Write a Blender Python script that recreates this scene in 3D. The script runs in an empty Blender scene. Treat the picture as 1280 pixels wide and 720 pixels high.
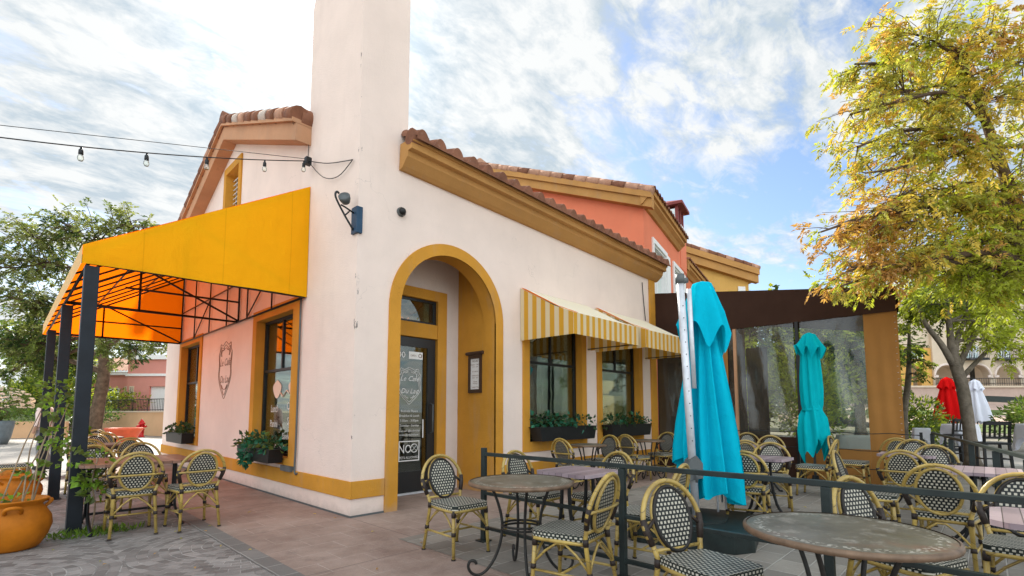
# ------------------------------------------------------------------ tuning
SUN_E=4.0; SKY_S=.09; CL_B=.42; BACK_FILL=1.9; EXPO=1.2; CL_LO=.395; CL_HI=.52; CL_LOC=(3.1,1.7,0)
import bpy, math, random
from mathutils import Vector, Matrix
from mathutils.geometry import tessellate_polygon
random.seed(7)
R=math.radians; PI=math.pi; sin=math.sin; cos=math.cos
sc=bpy.context.scene
COL=sc.collection
def V(*a): return Vector(a)
# ------------------------------------------------------------------ mesh builder
class MB:
    def __init__(s): s.v=[]; s.f=[]; s.mi=[]; s.sm=[]; s.M=None
    def add(s,vs,fs,m=0,smooth=False):
        b=len(s.v)
        if s.M is not None: vs=[s.M@Vector(p) for p in vs]
        s.v.extend([tuple(p) for p in vs])
        for f in fs: s.f.append(tuple(i+b for i in f)); s.mi.append(m); s.sm.append(smooth)
    def box(s,lo,hi,m=0):
        x0,y0,z0=lo; x1,y1,z1=hi
        s.add([(x0,y0,z0),(x1,y0,z0),(x1,y1,z0),(x0,y1,z0),(x0,y0,z1),(x1,y0,z1),(x1,y1,z1),(x0,y1,z1)],
              [(0,3,2,1),(4,5,6,7),(0,1,5,4),(1,2,6,5),(2,3,7,6),(3,0,4,7)],m)
    def bar(s,a,b,w,h,m=0,up=(0,0,1)):
        a=Vector(a); b=Vector(b); t=(b-a).normalized(); u=Vector(up)
        if abs(t.dot(u))>.99: u=Vector((0,1,0))
        x=t.cross(u).normalized(); y=x.cross(t)
        vs=[p+x*sx*w/2+y*sy*h/2 for p in (a,b) for sx,sy in ((-1,-1),(1,-1),(1,1),(-1,1))]
        s.add(vs,[(3,2,1,0),(4,5,6,7),(0,1,5,4),(1,2,6,5),(2,3,7,6),(3,0,4,7)],m)
    def tube(s,pts,r,n=8,m=0,closed=False,cap=True,smooth=True,flat=1.0):
        pts=[Vector(p) for p in pts]; N=len(pts)
        rs=r if isinstance(r,(list,tuple)) else [r]*N
        vs=[]; ref=None
        for i,p in enumerate(pts):
            a=pts[(i-1)%N] if (closed or i>0) else p
            c=pts[(i+1)%N] if (closed or i<N-1) else p
            t=(c-a)
            t=t.normalized() if t.length>1e-9 else Vector((0,0,1))
            if ref is None:
                ref=Vector((0,0,1)) if abs(t.z)<.9 else Vector((1,0,0))
            x=ref-t*ref.dot(t)
            if x.length<1e-6: x=t.orthogonal()
            x.normalize(); ref=x; y=t.cross(x)
            for k in range(n):
                an=2*PI*k/n
                vs.append(p+(x*cos(an)+y*sin(an)*flat)*rs[i])
        fs=[]
        for i in range(N if closed else N-1):
            j=(i+1)%N
            for k in range(n):
                l=(k+1)%n
                fs.append((i*n+k,i*n+l,j*n+l,j*n+k))
        s.add(vs,fs,m,smooth)
        if cap and not closed:
            b=len(s.v)-len(vs)
            s.f.append(tuple(b+k for k in reversed(range(n)))); s.mi.append(m); s.sm.append(False)
            s.f.append(tuple(b+(N-1)*n+k for k in range(n))); s.mi.append(m); s.sm.append(False)
    def lathe(s,prof,n=20,c=(0,0,0),m=0,smooth=True,sx=1,sy=1):
        vs=[(c[0]+r*cos(2*PI*k/n)*sx,c[1]+r*sin(2*PI*k/n)*sy,c[2]+z) for r,z in prof for k in range(n)]
        fs=[(i*n+k,i*n+(k+1)%n,(i+1)*n+(k+1)%n,(i+1)*n+k) for i in range(len(prof)-1) for k in range(n)]
        s.add(vs,fs,m,smooth)
    def grid(s,P,m=0,smooth=True,closed=False):
        h=len(P); w=len(P[0])
        vs=[p for row in P for p in row]
        fs=[(i*w+j,i*w+(j+1)%w,(i+1)*w+(j+1)%w,(i+1)*w+j) for i in range(h-1) for j in range(w if closed else w-1)]
        s.add(vs,fs,m,smooth)
    def poly(s,loops,m=0,flip=False):
        """planar polygon (list of loops of 3D points), holes allowed"""
        tris=tessellate_polygon([[Vector(p) for p in l] for l in loops])
        vs=[p for l in loops for p in l]
        s.add(vs,[t[::-1] if flip else t for t in tris],m)
    def prism(s,loops,d,m=0,ms=None):
        """polygon with holes extruded by d"""
        d=Vector(d); lo=[[Vector(p) for p in l] for l in loops]
        s.poly(lo,m); s.poly([[p+d for p in l] for l in lo],m)
        for l in lo:
            k=len(l); vs=l+[p+d for p in l]
            s.add(vs,[(i,(i+1)%k,(i+1)%k+k,i+k) for i in range(k)],m if ms is None else ms)
    def build(s,name,mats,parent=None,world=True,bevel=0,fix=True):
        me=bpy.data.meshes.new(name)
        off=Vector(parent_loc(parent)) if (parent is not None and world) else Vector((0,0,0))
        vs=[(p[0]-off.x,p[1]-off.y,p[2]-off.z) for p in s.v] if off.length>0 else s.v
        me.from_pydata(vs,[],s.f)
        if not isinstance(mats,(list,tuple)): mats=[mats]
        for m in mats: me.materials.append(m)
        me.polygons.foreach_set('material_index',s.mi)
        me.polygons.foreach_set('use_smooth',s.sm)
        me.update()
        if fix:
            import bmesh
            b=bmesh.new(); b.from_mesh(me); bmesh.ops.recalc_face_normals(b,faces=b.faces); b.to_mesh(me); b.free()
        o=bpy.data.objects.new(name,me); COL.objects.link(o)
        if parent is not None: o.parent=parent
        if bevel:
            md=o.modifiers.new('bev','BEVEL'); md.width=bevel; md.segments=2; md.limit_method='ANGLE'; md.angle_limit=R(40)
        return o
def parent_loc(p):
    l=Vector(p.location)
    while p.parent is not None: p=p.parent; l=l+Vector(p.location)
    return l
def tag(o,label=None,cat=None,group=None,kind=None):
    if label: o['label']=label
    if cat: o['category']=cat
    if group: o['group']=group
    if kind: o['kind']=kind
    return o
def thing(name,label,cat,loc=(0,0,0),rz=0,group=None):
    o=bpy.data.objects.new(name,None); COL.objects.link(o); o.location=loc; o.rotation_euler=(0,0,rz); o.empty_display_size=.2
    return tag(o,label,cat,group)
def dup(o,loc,rz,label=None,parent=None):
    c=o.copy(); COL.objects.link(c)
    if parent is None:
        c.location=loc; c.rotation_euler=(0,0,rz)
        if label: c['label']=label
    else: c.parent=parent
    for ch in list(o.children): dup(ch,None,None,None,c)
    return c
def arc(cx,cy,r,a0,a1,n): return [(cx+r*cos(R(a0+(a1-a0)*i/n)),cy+r*sin(R(a0+(a1-a0)*i/n))) for i in range(n+1)]
def smooth_path(pts,n=6):
    pts=[Vector(p) for p in pts]; out=[]
    for i in range(len(pts)-1):
        p0=pts[max(i-1,0)]; p1=pts[i]; p2=pts[i+1]; p3=pts[min(i+2,len(pts)-1)]
        for k in range(n):
            t=k/n
            out.append(.5*((2*p1)+(p2-p0)*t+(2*p0-5*p1+4*p2-p3)*t*t+(3*p1-p0-3*p2+p3)*t**3))
    out.append(pts[-1]); return out
# ------------------------------------------------------------------ materials
class NT:
    def __init__(s,name):
        s.m=bpy.data.materials.new(name); s.m.use_nodes=True; s.t=s.m.node_tree; s.t.nodes.clear()
        s.out=s.n('ShaderNodeOutputMaterial')
    def n(s,ty,**kw):
        nd=s.t.nodes.new(ty)
        for k,v in kw.items(): setattr(nd,k,v)
        return nd
    def l(s,a,b): s.t.links.new(a,b)
    def math(s,op,a,b=None,c=None):
        nd=s.n('ShaderNodeMath',operation=op)
        for i,x in enumerate((a,b,c)):
            if x is None: continue
            if isinstance(x,(int,float)): nd.inputs[i].default_value=x
            else: s.l(x,nd.inputs[i])
        return nd.outputs[0]
    def mix(s,f,a,b,ty='RGBA',blend='MIX'):
        nd=s.n('ShaderNodeMix',data_type=ty); 
        if ty=='RGBA': nd.blend_type=blend; ia,ib,o=6,7,2
        else: ia,ib,o=2,3,0
        for i,x in ((0,f),(ia,a),(ib,b)):
            if isinstance(x,(int,float)): nd.inputs[i].default_value=x
            elif isinstance(x,(tuple,list)): nd.inputs[i].default_value=(*x[:3],1)
            else: s.l(x,nd.inputs[i])
        return nd.outputs[o]
    def coord(s,kind='Object',scale=(1,1,1),rot=(0,0,0)):
        tc=s.n('ShaderNodeTexCoord'); mp=s.n('ShaderNodeMapping')
        mp.inputs['Scale'].default_value=scale; mp.inputs['Rotation'].default_value=rot
        s.l(tc.outputs[kind],mp.inputs[0]); return mp.outputs[0]
    def noise(s,co,scale,detail=4,rough=.55,out='Fac',dist=0):
        nd=s.n('ShaderNodeTexNoise'); nd.inputs['Scale'].default_value=scale; nd.inputs['Detail'].default_value=detail
        nd.inputs['Roughness'].default_value=rough; nd.inputs['Distortion'].default_value=dist
        s.l(co,nd.inputs['Vector']); return nd.outputs[out]
    def ramp(s,f,stops):
        nd=s.n('ShaderNodeValToRGB'); e=nd.color_ramp.elements
        while len(e)<len(stops): e.new(.5)
        for x,(p,c) in zip(e,stops):
            x.position=p; x.color=(c,c,c,1) if isinstance(c,(int,float)) else (*c,1)
        s.l(f,nd.inputs[0]); return nd.outputs[0]
    def bsdf(s,col,rough=.7,metal=0,bump=None,bstr=.2,bdist=.01,spec=.3):
        p=s.n('ShaderNodeBsdfPrincipled')
        for k,x in (('Base Color',col),('Roughness',rough),('Metallic',metal),('Specular IOR Level',spec)):
            if isinstance(x,(int,float)): p.inputs[k].default_value=x
            elif isinstance(x,(tuple,list)): p.inputs[k].default_value=(*x[:3],1)
            else: s.l(x,p.inputs[k])
        if bump is not None:
            b=s.n('ShaderNodeBump'); b.inputs['Strength'].default_value=bstr; b.inputs['Distance'].default_value=bdist
            s.l(bump,b.inputs['Height']); s.l(b.outputs[0],p.inputs['Normal'])
        s.l(p.outputs[0],s.out.inputs[0]); return p
def scl(c,k): return tuple(min(1,x*k) for x in c)
def simple(name,col,rough=.6,metal=0,var=.15,scale=8,bump=.15,bscale=60,spec=.3,bd=.004):
    t=NT(name); co=t.coord()
    n=t.noise(co,scale,5)
    c=t.mix(t.ramp(n,[(.3,0),(.7,1)]),scl(col,1-var),scl(col,1+var))
    t.bsdf(c,rough,metal,t.noise(co,bscale,3) if bump else None,bump,bd,spec); return t.m
def stucco(name,col,var=.06,stain=.18,chips=False):
    t=NT(name); co=t.coord(); 
    n=t.noise(co,1.1,5,.6)
    c=t.mix(t.ramp(n,[(.3,0),(.7,1)]),scl(col,1-var),scl(col,1+var))
    st=t.ramp(t.noise(t.coord(scale=(2.2,2.2,.35)),1.6,6,.65),[(.55,0),(.8,1)])
    c=t.mix(t.math('MULTIPLY',st,stain),c,(.33,.27,.22))
    blot=t.ramp(t.noise(co,3.7,7,.7),[(.62,0),(.72,1)])
    c=t.mix(t.math('MULTIPLY',blot,stain*.7),c,scl(col,.7))
    fine=t.ramp(t.noise(t.coord(scale=(9,9,.8)),1.3,6,.7),[(.60,0),(.78,1)]); c=t.mix(t.math('MULTIPLY',fine,stain*.55),c,(.30,.25,.21))
    cr=t.n('ShaderNodeTexVoronoi',feature='DISTANCE_TO_EDGE'); cr.inputs['Scale'].default_value=.55
    nd=t.n('ShaderNodeTexNoise'); nd.inputs['Scale'].default_value=2.5; nd.inputs['Detail'].default_value=6; t.l(co,nd.inputs['Vector']); vm=t.n('ShaderNodeVectorMath',operation='MULTIPLY_ADD'); t.l(nd.outputs['Color'],vm.inputs[0]); vm.inputs[1].default_value=(.9,.9,.9); t.l(co,vm.inputs[2]); t.l(vm.outputs[0],cr.inputs['Vector'])
    crack=t.math('MULTIPLY',t.math('LESS_THAN',cr.outputs['Distance'],.0022),t.ramp(t.noise(co,.8,2),[(.5,0),(.6,1)])); c=t.mix(t.math('MULTIPLY',crack,.35),c,scl(col,.5))
    if chips:
        sp=t.n('ShaderNodeSeparateXYZ'); t.l(co,sp.inputs[0])
        near=t.math('MULTIPLY',t.math('LESS_THAN',t.math('ABSOLUTE',sp.outputs[0]),.035),t.math('LESS_THAN',t.math('ABSOLUTE',sp.outputs[1]),.035))
        ch=t.math('GREATER_THAN',t.noise(t.coord(scale=(1,1,.5)),7,5,.7),.60); c=t.mix(t.math('MULTIPLY',t.math('MULTIPLY',near,ch),.85),c,(.13,.11,.10))
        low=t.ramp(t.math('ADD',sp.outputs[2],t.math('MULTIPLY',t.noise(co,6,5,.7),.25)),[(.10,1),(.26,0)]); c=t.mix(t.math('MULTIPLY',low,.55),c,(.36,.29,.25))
    h=t.math('ADD',t.noise(co,55,4,.7),t.math('MULTIPLY',t.noise(co,9,3),.6))
    t.bsdf(c,.85,0,h,.65,.010,.2); return t.m
def cloth(name,col,trans=.35,var=.06,col2=None,seam=0,wr=.25):
    t=NT(name); co=t.coord(); n=t.noise(co,3,4)
    c=t.mix(n,scl(col,1-var),scl(col,1+var)); 
    c=t.mix(t.math('MULTIPLY',t.ramp(t.noise(t.coord(scale=(3,3,.6)),1.6,6,.65),[(.5,0),(.75,1)]),.14),c,scl(col,.6))
    if seam:
        sp=t.n('ShaderNodeSeparateXYZ'); t.l(co,sp.inputs[0]); c=t.mix(t.math('MULTIPLY',t.math('LESS_THAN',t.math('FRACT',t.math('DIVIDE',t.math('ADD',sp.outputs[0],40.3),seam)),.014),.3),c,scl(col,.5))
    d=t.n('ShaderNodeBsdfDiffuse'); t.l(c,d.inputs[0]); tr=t.n('ShaderNodeBsdfTranslucent')
    if col2: tr.inputs[0].default_value=(*col2,1)
    else: t.l(c,tr.inputs[0])
    b=t.n('ShaderNodeBump'); b.inputs['Strength'].default_value=wr; b.inputs['Distance'].default_value=.02
    wv=t.math('ADD',t.noise(co,4,4,.6,dist=.6),t.math('MULTIPLY',t.noise(t.coord(scale=(1,1,.25)),14,3),.35)); t.l(wv,b.inputs['Height']); t.l(b.outputs[0],d.inputs['Normal'])
    m=t.n('ShaderNodeMixShader'); m.inputs[0].default_value=trans; t.l(d.outputs[0],m.inputs[1]); t.l(tr.outputs[0],m.inputs[2])
    t.l(m.outputs[0],t.out.inputs[0]); return t.m
def stripes(name,axis,pitch,c1,c2,trans=.25):
    t=NT(name); co=t.coord(); sp=t.n('ShaderNodeSeparateXYZ'); t.l(co,sp.inputs[0])
    a=t.math('FRACT',t.math('DIVIDE',sp.outputs['XYZ'.index(axis)],pitch))
    f=t.math('LESS_THAN',a,.5)
    c=t.mix(f,c1,c2); c=t.mix(t.math('MULTIPLY',t.noise(co,6,5),.25),c,scl(c1,.7))
    d=t.n('ShaderNodeBsdfDiffuse'); tr=t.n('ShaderNodeBsdfTranslucent'); t.l(c,d.inputs[0]); t.l(c,tr.inputs[0])
    m=t.n('ShaderNodeMixShader'); m.inputs[0].default_value=trans; t.l(d.outputs[0],m.inputs[1]); t.l(tr.outputs[0],m.inputs[2])
    t.l(m.outputs[0],t.out.inputs[0]); return t.m
def weave(name,ax,dark,light,pu=.030,pv=.025):
    t=NT(name); tc=t.n('ShaderNodeTexCoord'); sp=t.n('ShaderNodeSeparateXYZ'); t.l(tc.outputs['Object'],sp.inputs[0])
    u=sp.outputs[0]; v=sp.outputs[1] if ax=='y' else sp.outputs[2]
    if ax=='s': u=t.math('ADD',sp.outputs[0],sp.outputs[1])
    v=t.math('DIVIDE',t.math('ADD',v,5.0),pv); u=t.math('DIVIDE',t.math('ADD',u,5.0),pu)
    row=t.math('MULTIPLY',t.math('MODULO',t.math('FLOOR',v),2.0),.5)
    fu=t.math('ABSOLUTE',t.math('SUBTRACT',t.math('FRACT',t.math('ADD',u,row)),.5)); fv=t.math('ABSOLUTE',t.math('SUBTRACT',t.math('FRACT',v),.5))
    f=t.math('MULTIPLY',t.math('LESS_THAN',fu,.27),t.math('LESS_THAN',fv,.30))
    n=t.noise(tc.outputs['Object'],30,3)
    oi=t.n('ShaderNodeObjectInfo'); li=t.mix(n,scl(light,.7),light); li=t.mix(t.math('MULTIPLY',oi.outputs['Random'],.45),li,scl(light,.45)); wear=t.ramp(t.noise(tc.outputs['Object'],9,5,.7),[(.56,0),(.70,1)]); li=t.mix(t.math('MULTIPLY',wear,.55),li,(.16,.14,.11))
    h=t.math('MULTIPLY',t.math('SUBTRACT',.5,fu),t.math('SUBTRACT',.5,fv))
    t.bsdf(t.mix(f,dark,li),.5,0,h,.5,.004,.35); return t.m
def glass(name,tint=(.85,.88,.82),refl=.13,rough=.01):
    t=NT(name); tr=t.n('ShaderNodeBsdfTransparent'); tr.inputs[0].default_value=(*tint,1)
    g=t.n('ShaderNodeBsdfGlossy'); g.inputs['Roughness'].default_value=rough; g.inputs[0].default_value=(.9,.95,.93,1)
    lw=t.n('ShaderNodeLayerWeight'); lw.inputs['Blend'].default_value=.25
    f=t.math('ADD',t.math('MULTIPLY',lw.outputs['Fresnel'],.8),refl)
    b=t.n('ShaderNodeBump'); b.inputs['Strength'].default_value=.04; b.inputs['Distance'].default_value=.02
    t.l(t.noise(t.coord(),1.5,2),b.inputs['Height']); t.l(b.outputs[0],g.inputs['Normal'])
    m=t.n('ShaderNodeMixShader'); t.l(f,m.inputs[0]); t.l(tr.outputs[0],m.inputs[1]); t.l(g.outputs[0],m.inputs[2]); t.l(m.outputs[0],t.out.inputs[0]); return t.m
def leafmat(name,col,trans=.45,var=.35):
    t=NT(name); gi=t.n('ShaderNodeNewGeometry'); 
    k=t.math('ADD',t.math('MULTIPLY',gi.outputs['Random Per Island'],2*var),1-var)
    vm=t.n('ShaderNodeVectorMath',operation='SCALE'); vm.inputs[0].default_value=col; t.l(k,vm.inputs['Scale'])
    d=t.n('ShaderNodeBsdfPrincipled'); d.inputs['Roughness'].default_value=.45; d.inputs['Specular IOR Level'].default_value=.35; t.l(vm.outputs[0],d.inputs[0])
    tr=t.n('ShaderNodeBsdfTranslucent'); v2=t.n('ShaderNodeVectorMath',operation='MULTIPLY'); v2.inputs[1].default_value=(1.5,1.5,.8); t.l(vm.outputs[0],v2.inputs[0]); t.l(v2.outputs[0],tr.inputs[0])
    m=t.n('ShaderNodeMixShader'); m.inputs[0].default_value=trans; t.l(d.outputs[0],m.inputs[1]); t.l(tr.outputs[0],m.inputs[2]); t.l(m.outputs[0],t.out.inputs[0]); return t.m
def tilemat(name,col):
    t=NT(name); co=t.coord(); gi=t.n('ShaderNodeNewGeometry')
    n=t.noise(co,4.5,6,.65)
    c=t.mix(t.ramp(n,[(.3,0),(.7,1)]),scl(col,.7),scl(col,1.3))
    v=t.n('ShaderNodeTexVoronoi'); v.inputs['Scale'].default_value=3.0; t.l(t.coord(scale=(1,1,.2)),v.inputs['Vector'])
    vb=t.n('ShaderNodeRGBToBW'); t.l(v.outputs['Color'],vb.inputs[0]); c=t.mix(.30,c,vb.outputs[0],blend='SOFT_LIGHT')
    c=t.mix(t.math('MULTIPLY',t.ramp(t.noise(co,14,5,.7),[(.6,0),(.75,1)]),.35),c,(.42,.36,.32))
    t.bsdf(c,.8,0,t.noise(co,40,4),.3,.006,.25); return t.m
def paving(name,c1,c2,joint,bw,rh,mort,rot=0,dist=0,bump=.5,off=.5,dirt=.3,squash=1):
    t=NT(name); co=t.coord(rot=(0,0,rot))
    if dist:
        nd=t.n('ShaderNodeTexNoise'); nd.inputs['Scale'].default_value=2.2; nd.inputs['Detail'].default_value=3; t.l(co,nd.inputs['Vector'])
        vm=t.n('ShaderNodeVectorMath',operation='MULTIPLY_ADD'); t.l(nd.outputs['Color'],vm.inputs[0]); vm.inputs[1].default_value=(dist,dist,0); t.l(co,vm.inputs[2]); co2=vm.outputs[0]
    else: co2=co
    b=t.n('ShaderNodeTexBrick',offset=off,squash=squash); b.inputs['Color1'].default_value=(*c1,1); b.inputs['Color2'].default_value=(*c2,1); b.inputs['Mortar'].default_value=(*joint,1)
    b.inputs['Scale'].default_value=1; b.inputs['Mortar Size'].default_value=mort; b.inputs['Mortar Smooth'].default_value=.3
    b.inputs['Brick Width'].default_value=bw; b.inputs['Row Height'].default_value=rh; b.inputs['Bias'].default_value=-.1
    t.l(co2,b.inputs['Vector'])
    n=t.noise(co,1.7,6,.65); c=t.mix(t.math('MULTIPLY',t.ramp(n,[(.35,0),(.7,1)]),dirt),b.outputs['Color'],scl(c1,.45))
    c=t.mix(t.math('MULTIPLY',t.noise(co,28,4,.7),.35),c,scl(c2,.6))
    spots=t.ramp(t.noise(co,11,5,.7),[(.68,0),(.74,1)]); c=t.mix(t.math('MULTIPLY',spots,.35),c,scl(joint,.9))
    h=t.math('ADD',t.math('MULTIPLY',b.outputs['Fac'],-1.0),t.math('MULTIPLY',t.noise(co,16,5,.7),.5))
    t.bsdf(c,t.mix(t.noise(co,3,3),.5,.9,'FLOAT'),0,h,bump*1.4,.014,.3); return t.m
M={}
PINK=(.79,.655,.575)
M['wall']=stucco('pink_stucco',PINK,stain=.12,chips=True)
M['wall2']=stucco('pale_stucco',(.78,.70,.65))
M['ochre']=stucco('ochre_stucco',(.56,.265,.035),.14,.34,True)
M['cornice']=stucco('cornice_plaster',(.47,.245,.080),.12,.28)
M['rake']=stucco('rake_plaster',(.50,.27,.15),.14,.25)
M['ceil']=stucco('porch_plaster',(.70,.60,.54))
M['tile']=tilemat('clay_tile',(.20,.085,.048))
M['tile_pale']=tilemat('pale_clay_tile',(.42,.23,.15))
M['tile_white']=simple('mortar_tile',(.50,.42,.36),.8)
M['black']=simple('black_paint',(.009,.010,.011),.42,0,.3,6,.08,spec=.35)
M['rail']=simple('dark_green_black_metal',(.012,.020,.019),.45,0,.35,9,.15,30,.4)
M['post']=simple('blue_black_metal',(.008,.012,.018),.5,0,.3,5,.1,30,.3)
M['doorblack']=simple('black_door_metal',(.012,.013,.014),.35,0,.2,5,.0,spec=.5)
M['alu']=simple('brushed_aluminium',(.60,.62,.65),.45,.35,.12,12,.05)
M['steel']=simple('grey_plastic',(.10,.11,.11),.5)
M['bamboo']=None
M['yellow']=cloth('yellow_awning_cloth',(.80,.38,.010),.72,.06,(1.0,.165,.002))
M['yellow_side']=cloth('yellow_awning_side',(.86,.43,.010),.22,.05,(1.0,.34,.01),.86,.8)
M['tan']=cloth('sky_lit_awning_edge',(.80,.58,.30),.2,.06)  # yellow cloth paled: open sky light on the edge put into its colour
M['cream']=cloth('cream_awning_cloth',(.95,.91,.80),.24,.03,(.95,.30,.02))
OC=(.72,.36,.015); CR=(.80,.66,.42)
M['strx']=stripes('striped_awning_front','X',.165,CR,OC); M['stry']=stripes('striped_awning_side','Y',.19,CR,OC)
M['orange_in']=cloth('awning_lining',(.75,.27,.02),.55,.08,(.95,.25,.01))
M['turq']=cloth('turquoise_umbrella_cloth',(.005,.50,.68),.22,.12,(.0,.45,.55),0,.9)
M['turq2']=cloth('teal_umbrella_cloth',(.005,.52,.60),.22,.14,None,0,.9)
M['red_cloth']=cloth('red_umbrella_cloth',(.72,.012,.012),.25)
M['white_cloth']=cloth('white_cloth',(.80,.82,.90),.15)
M['glass']=glass('window_glass'); M['glassd']=glass('door_glass',(.55,.58,.52),.10)
M['vinyl']=None
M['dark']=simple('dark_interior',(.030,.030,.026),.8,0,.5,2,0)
M['room']=simple('room_wall',(.40,.36,.24),.8,0,.4,1.5,0)
M['curtain']=simple('pale_curtain',(.72,.72,.62),.8)
M['white']=simple('white_paint',(.78,.78,.76),.5,0,.04)
M['decal']=simple('white_decal',(.80,.79,.75),.6,0,.03,5,0)
M['decal_tan']=simple('peach_decal',(.78,.60,.48),.6,0,.03,5,0)
M['ink']=simple('brown_paint',(.22,.13,.085),.7,0,.3,20,0)
M['weave_z']=weave('woven_back','z',(.013,.016,.015),(.66,.62,.50)); M['weave_y']=weave('woven_seat','y',(.013,.017,.016),(.70,.67,.56))
M['weave_s']=weave('woven_seat_edge','s',(.010,.017,.014),(.70,.67,.56),.030,.021)
M['weave_g']=weave('grey_woven_back','z',(.05,.05,.045),(.28,.26,.21))
M['rim']=simple('dark_cane',(.018,.016,.014),.45,0,.3,20,.1)
M['bind']=simple('dark_binding',(.030,.021,.017),.5,0,.4,60,.3,200)
def bamboo():
    t=NT('bamboo'); co=t.coord(); n=t.noise(co,9,5,.6); oi=t.n('ShaderNodeObjectInfo')
    c=t.mix(t.ramp(n,[(.3,0),(.7,1)]),(.25,.16,.032),(.56,.40,.10)); 
    c=t.mix(t.math('MULTIPLY',oi.outputs['Random'],.5),c,(.33,.235,.075))
    sp=t.n('ShaderNodeSeparateXYZ'); t.l(co,sp.inputs[0])
    s=t.math('ADD',sp.outputs[2],t.math('MULTIPLY',sp.outputs[0],.7))
    f=t.math('LESS_THAN',t.math('FRACT',t.math('DIVIDE',t.math('ADD',s,5.),.115)),.045)
    c=t.mix(t.math('MULTIPLY',f,.7),c,(.09,.06,.03))
    t.bsdf(c,.32,0,t.noise(co,50,3),.1,.003,.5); return t.m
M['bamboo']=bamboo()
def vinyl():
    t=NT('clear_vinyl'); co=t.coord()
    tr=t.n('ShaderNodeBsdfTransparent'); tr.inputs[0].default_value=(.78,.82,.74,1)
    g=t.n('ShaderNodeBsdfGlossy'); g.inputs['Roughness'].default_value=.12
    d=t.n('ShaderNodeBsdfDiffuse'); d.inputs[0].default_value=(.27,.29,.25,1)
    b=t.n('ShaderNodeBump'); b.inputs['Strength'].default_value=.3; b.inputs['Distance'].default_value=.05
    nz=t.noise(t.coord(scale=(1,1.2,.9)),1.4,3,.5,dist=.8); t.l(nz,b.inputs['Height']); t.l(b.outputs[0],g.inputs['Normal'])
    m1=t.n('ShaderNodeMixShader'); m1.inputs[0].default_value=.4; t.l(d.outputs[0],m1.inputs[1]); t.l(g.outputs[0],m1.inputs[2])
    m=t.n('ShaderNodeMixShader'); t.l(t.mix(t.ramp(nz,[(.35,0),(.75,1)]),.13,.21,'FLOAT'),m.inputs[0]); t.l(tr.outputs[0],m.inputs[1]); t.l(m1.outputs[0],m.inputs[2]); t.l(m.outputs[0],t.out.inputs[0]); return t.m
M['vinyl']=vinyl()
M['brown_cloth']=cloth('brown_tent_cloth',(.055,.030,.022),.1,.2)
M['ochre_cloth']=cloth('ochre_tent_cloth',(.42,.20,.06),.2,.12)
M['terra']=simple('ochre_glazed_clay',(.40,.125,.006),.6,0,.38,4,.4,25,.2)
M['terra_red']=simple('red_clay',(.55,.10,.04),.55,0,.12,5,.1)
M['red_paint']=simple('red_paint',(.55,.012,.012),.35,0,.15,6,.05,spec=.5)
M['bark']=simple('tree_bark',(.115,.08,.055),.9,0,.45,5,.9,22,.1,.03); M['bark_pale']=simple('pale_bark',(.165,.14,.11),.9,0,.4,5,.8,22,.1,.03)
M['stick']=simple('dry_stick',(.24,.175,.11),.8,0,.3,10,.3)
for k,c in dict(l_gold=(.56,.43,.085),l_olive=(.36,.35,.075),l_rust=(.44,.25,.08),l_lime=(.36,.41,.05),l_green=(.075,.13,.025),l_mid=(.11,.15,.035),l_dark=(.035,.07,.020),
   l_teal=(.03,.16,.10),l_acacia=(.185,.21,.075),l_grass=(.10,.16,.03),l_vine=(.17,.30,.03),l_pot=(.035,.075,.03)).items(): M[k]=leafmat(k,c)
M['flower']=leafmat('white_petals',(.8,.78,.75),.3,.15); M['flower_pink']=leafmat('pale_pink_petals',(.75,.62,.60),.3,.15)
M['soil']=simple('soil',(.05,.035,.025),.95)
M['patio']=paving('patio_stone_pavers',(.34,.31,.265),(.20,.18,.155),(.46,.43,.38),.36,.24,.008,0,.015,.7,.5,.40)
M['slate']=None
M['plaza']=paving('pale_plaza_pavers',(.46,.43,.39),(.40,.37,.335),(.33,.31,.28),.6,.3,.01,R(45),0,.3,.5,.2)
M['concrete']=None
def concrete():
    t=NT('red_brown_concrete'); co=t.coord(); n=t.noise(co,1.3,7,.65); n2=t.noise(co,7,6,.7)
    c=t.mix(t.ramp(n,[(.3,0),(.72,1)]),(.19,.130,.105),(.385,.295,.245)); c=t.mix(t.math('MULTIPLY',t.ramp(n2,[(.5,0),(.75,1)]),.35),c,(.36,.29,.25))
    b=t.n('ShaderNodeTexBrick',offset=.5); b.inputs['Scale'].default_value=1; b.inputs['Brick Width'].default_value=.44; b.inputs['Row Height'].default_value=.30; b.inputs['Mortar Size'].default_value=.006; b.inputs['Mortar Smooth'].default_value=.5
    t.l(co,b.inputs['Vector']); msk=t.math('MULTIPLY',b.outputs['Fac'],t.ramp(t.noise(co,1.0,3),[(.38,.15),(.55,1)]))
    c=t.mix(t.math('MULTIPLY',msk,.75),c,(.42,.35,.30))
    big=t.n('ShaderNodeTexBrick',offset=0); big.inputs['Scale'].default_value=1; big.inputs['Brick Width'].default_value=1.5; big.inputs['Row Height'].default_value=1.75; big.inputs['Mortar Size'].default_value=.006
    t.l(co,big.inputs['Vector']); c=t.mix(t.math('MULTIPLY',big.outputs['Fac'],.7),c,(.11,.08,.07))
    dk=t.ramp(t.noise(co,2.4,6,.7),[(.58,0),(.70,1)]); c=t.mix(t.math('MULTIPLY',dk,.4),c,(.10,.075,.065))
    h=t.math('ADD',t.noise(co,30,5,.7),t.math('MULTIPLY',msk,-.6))
    t.bsdf(c,t.mix(n2,.55,.9,'FLOAT'),0,h,.6,.012,.3); return t.m
M['concrete']=concrete()
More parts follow.
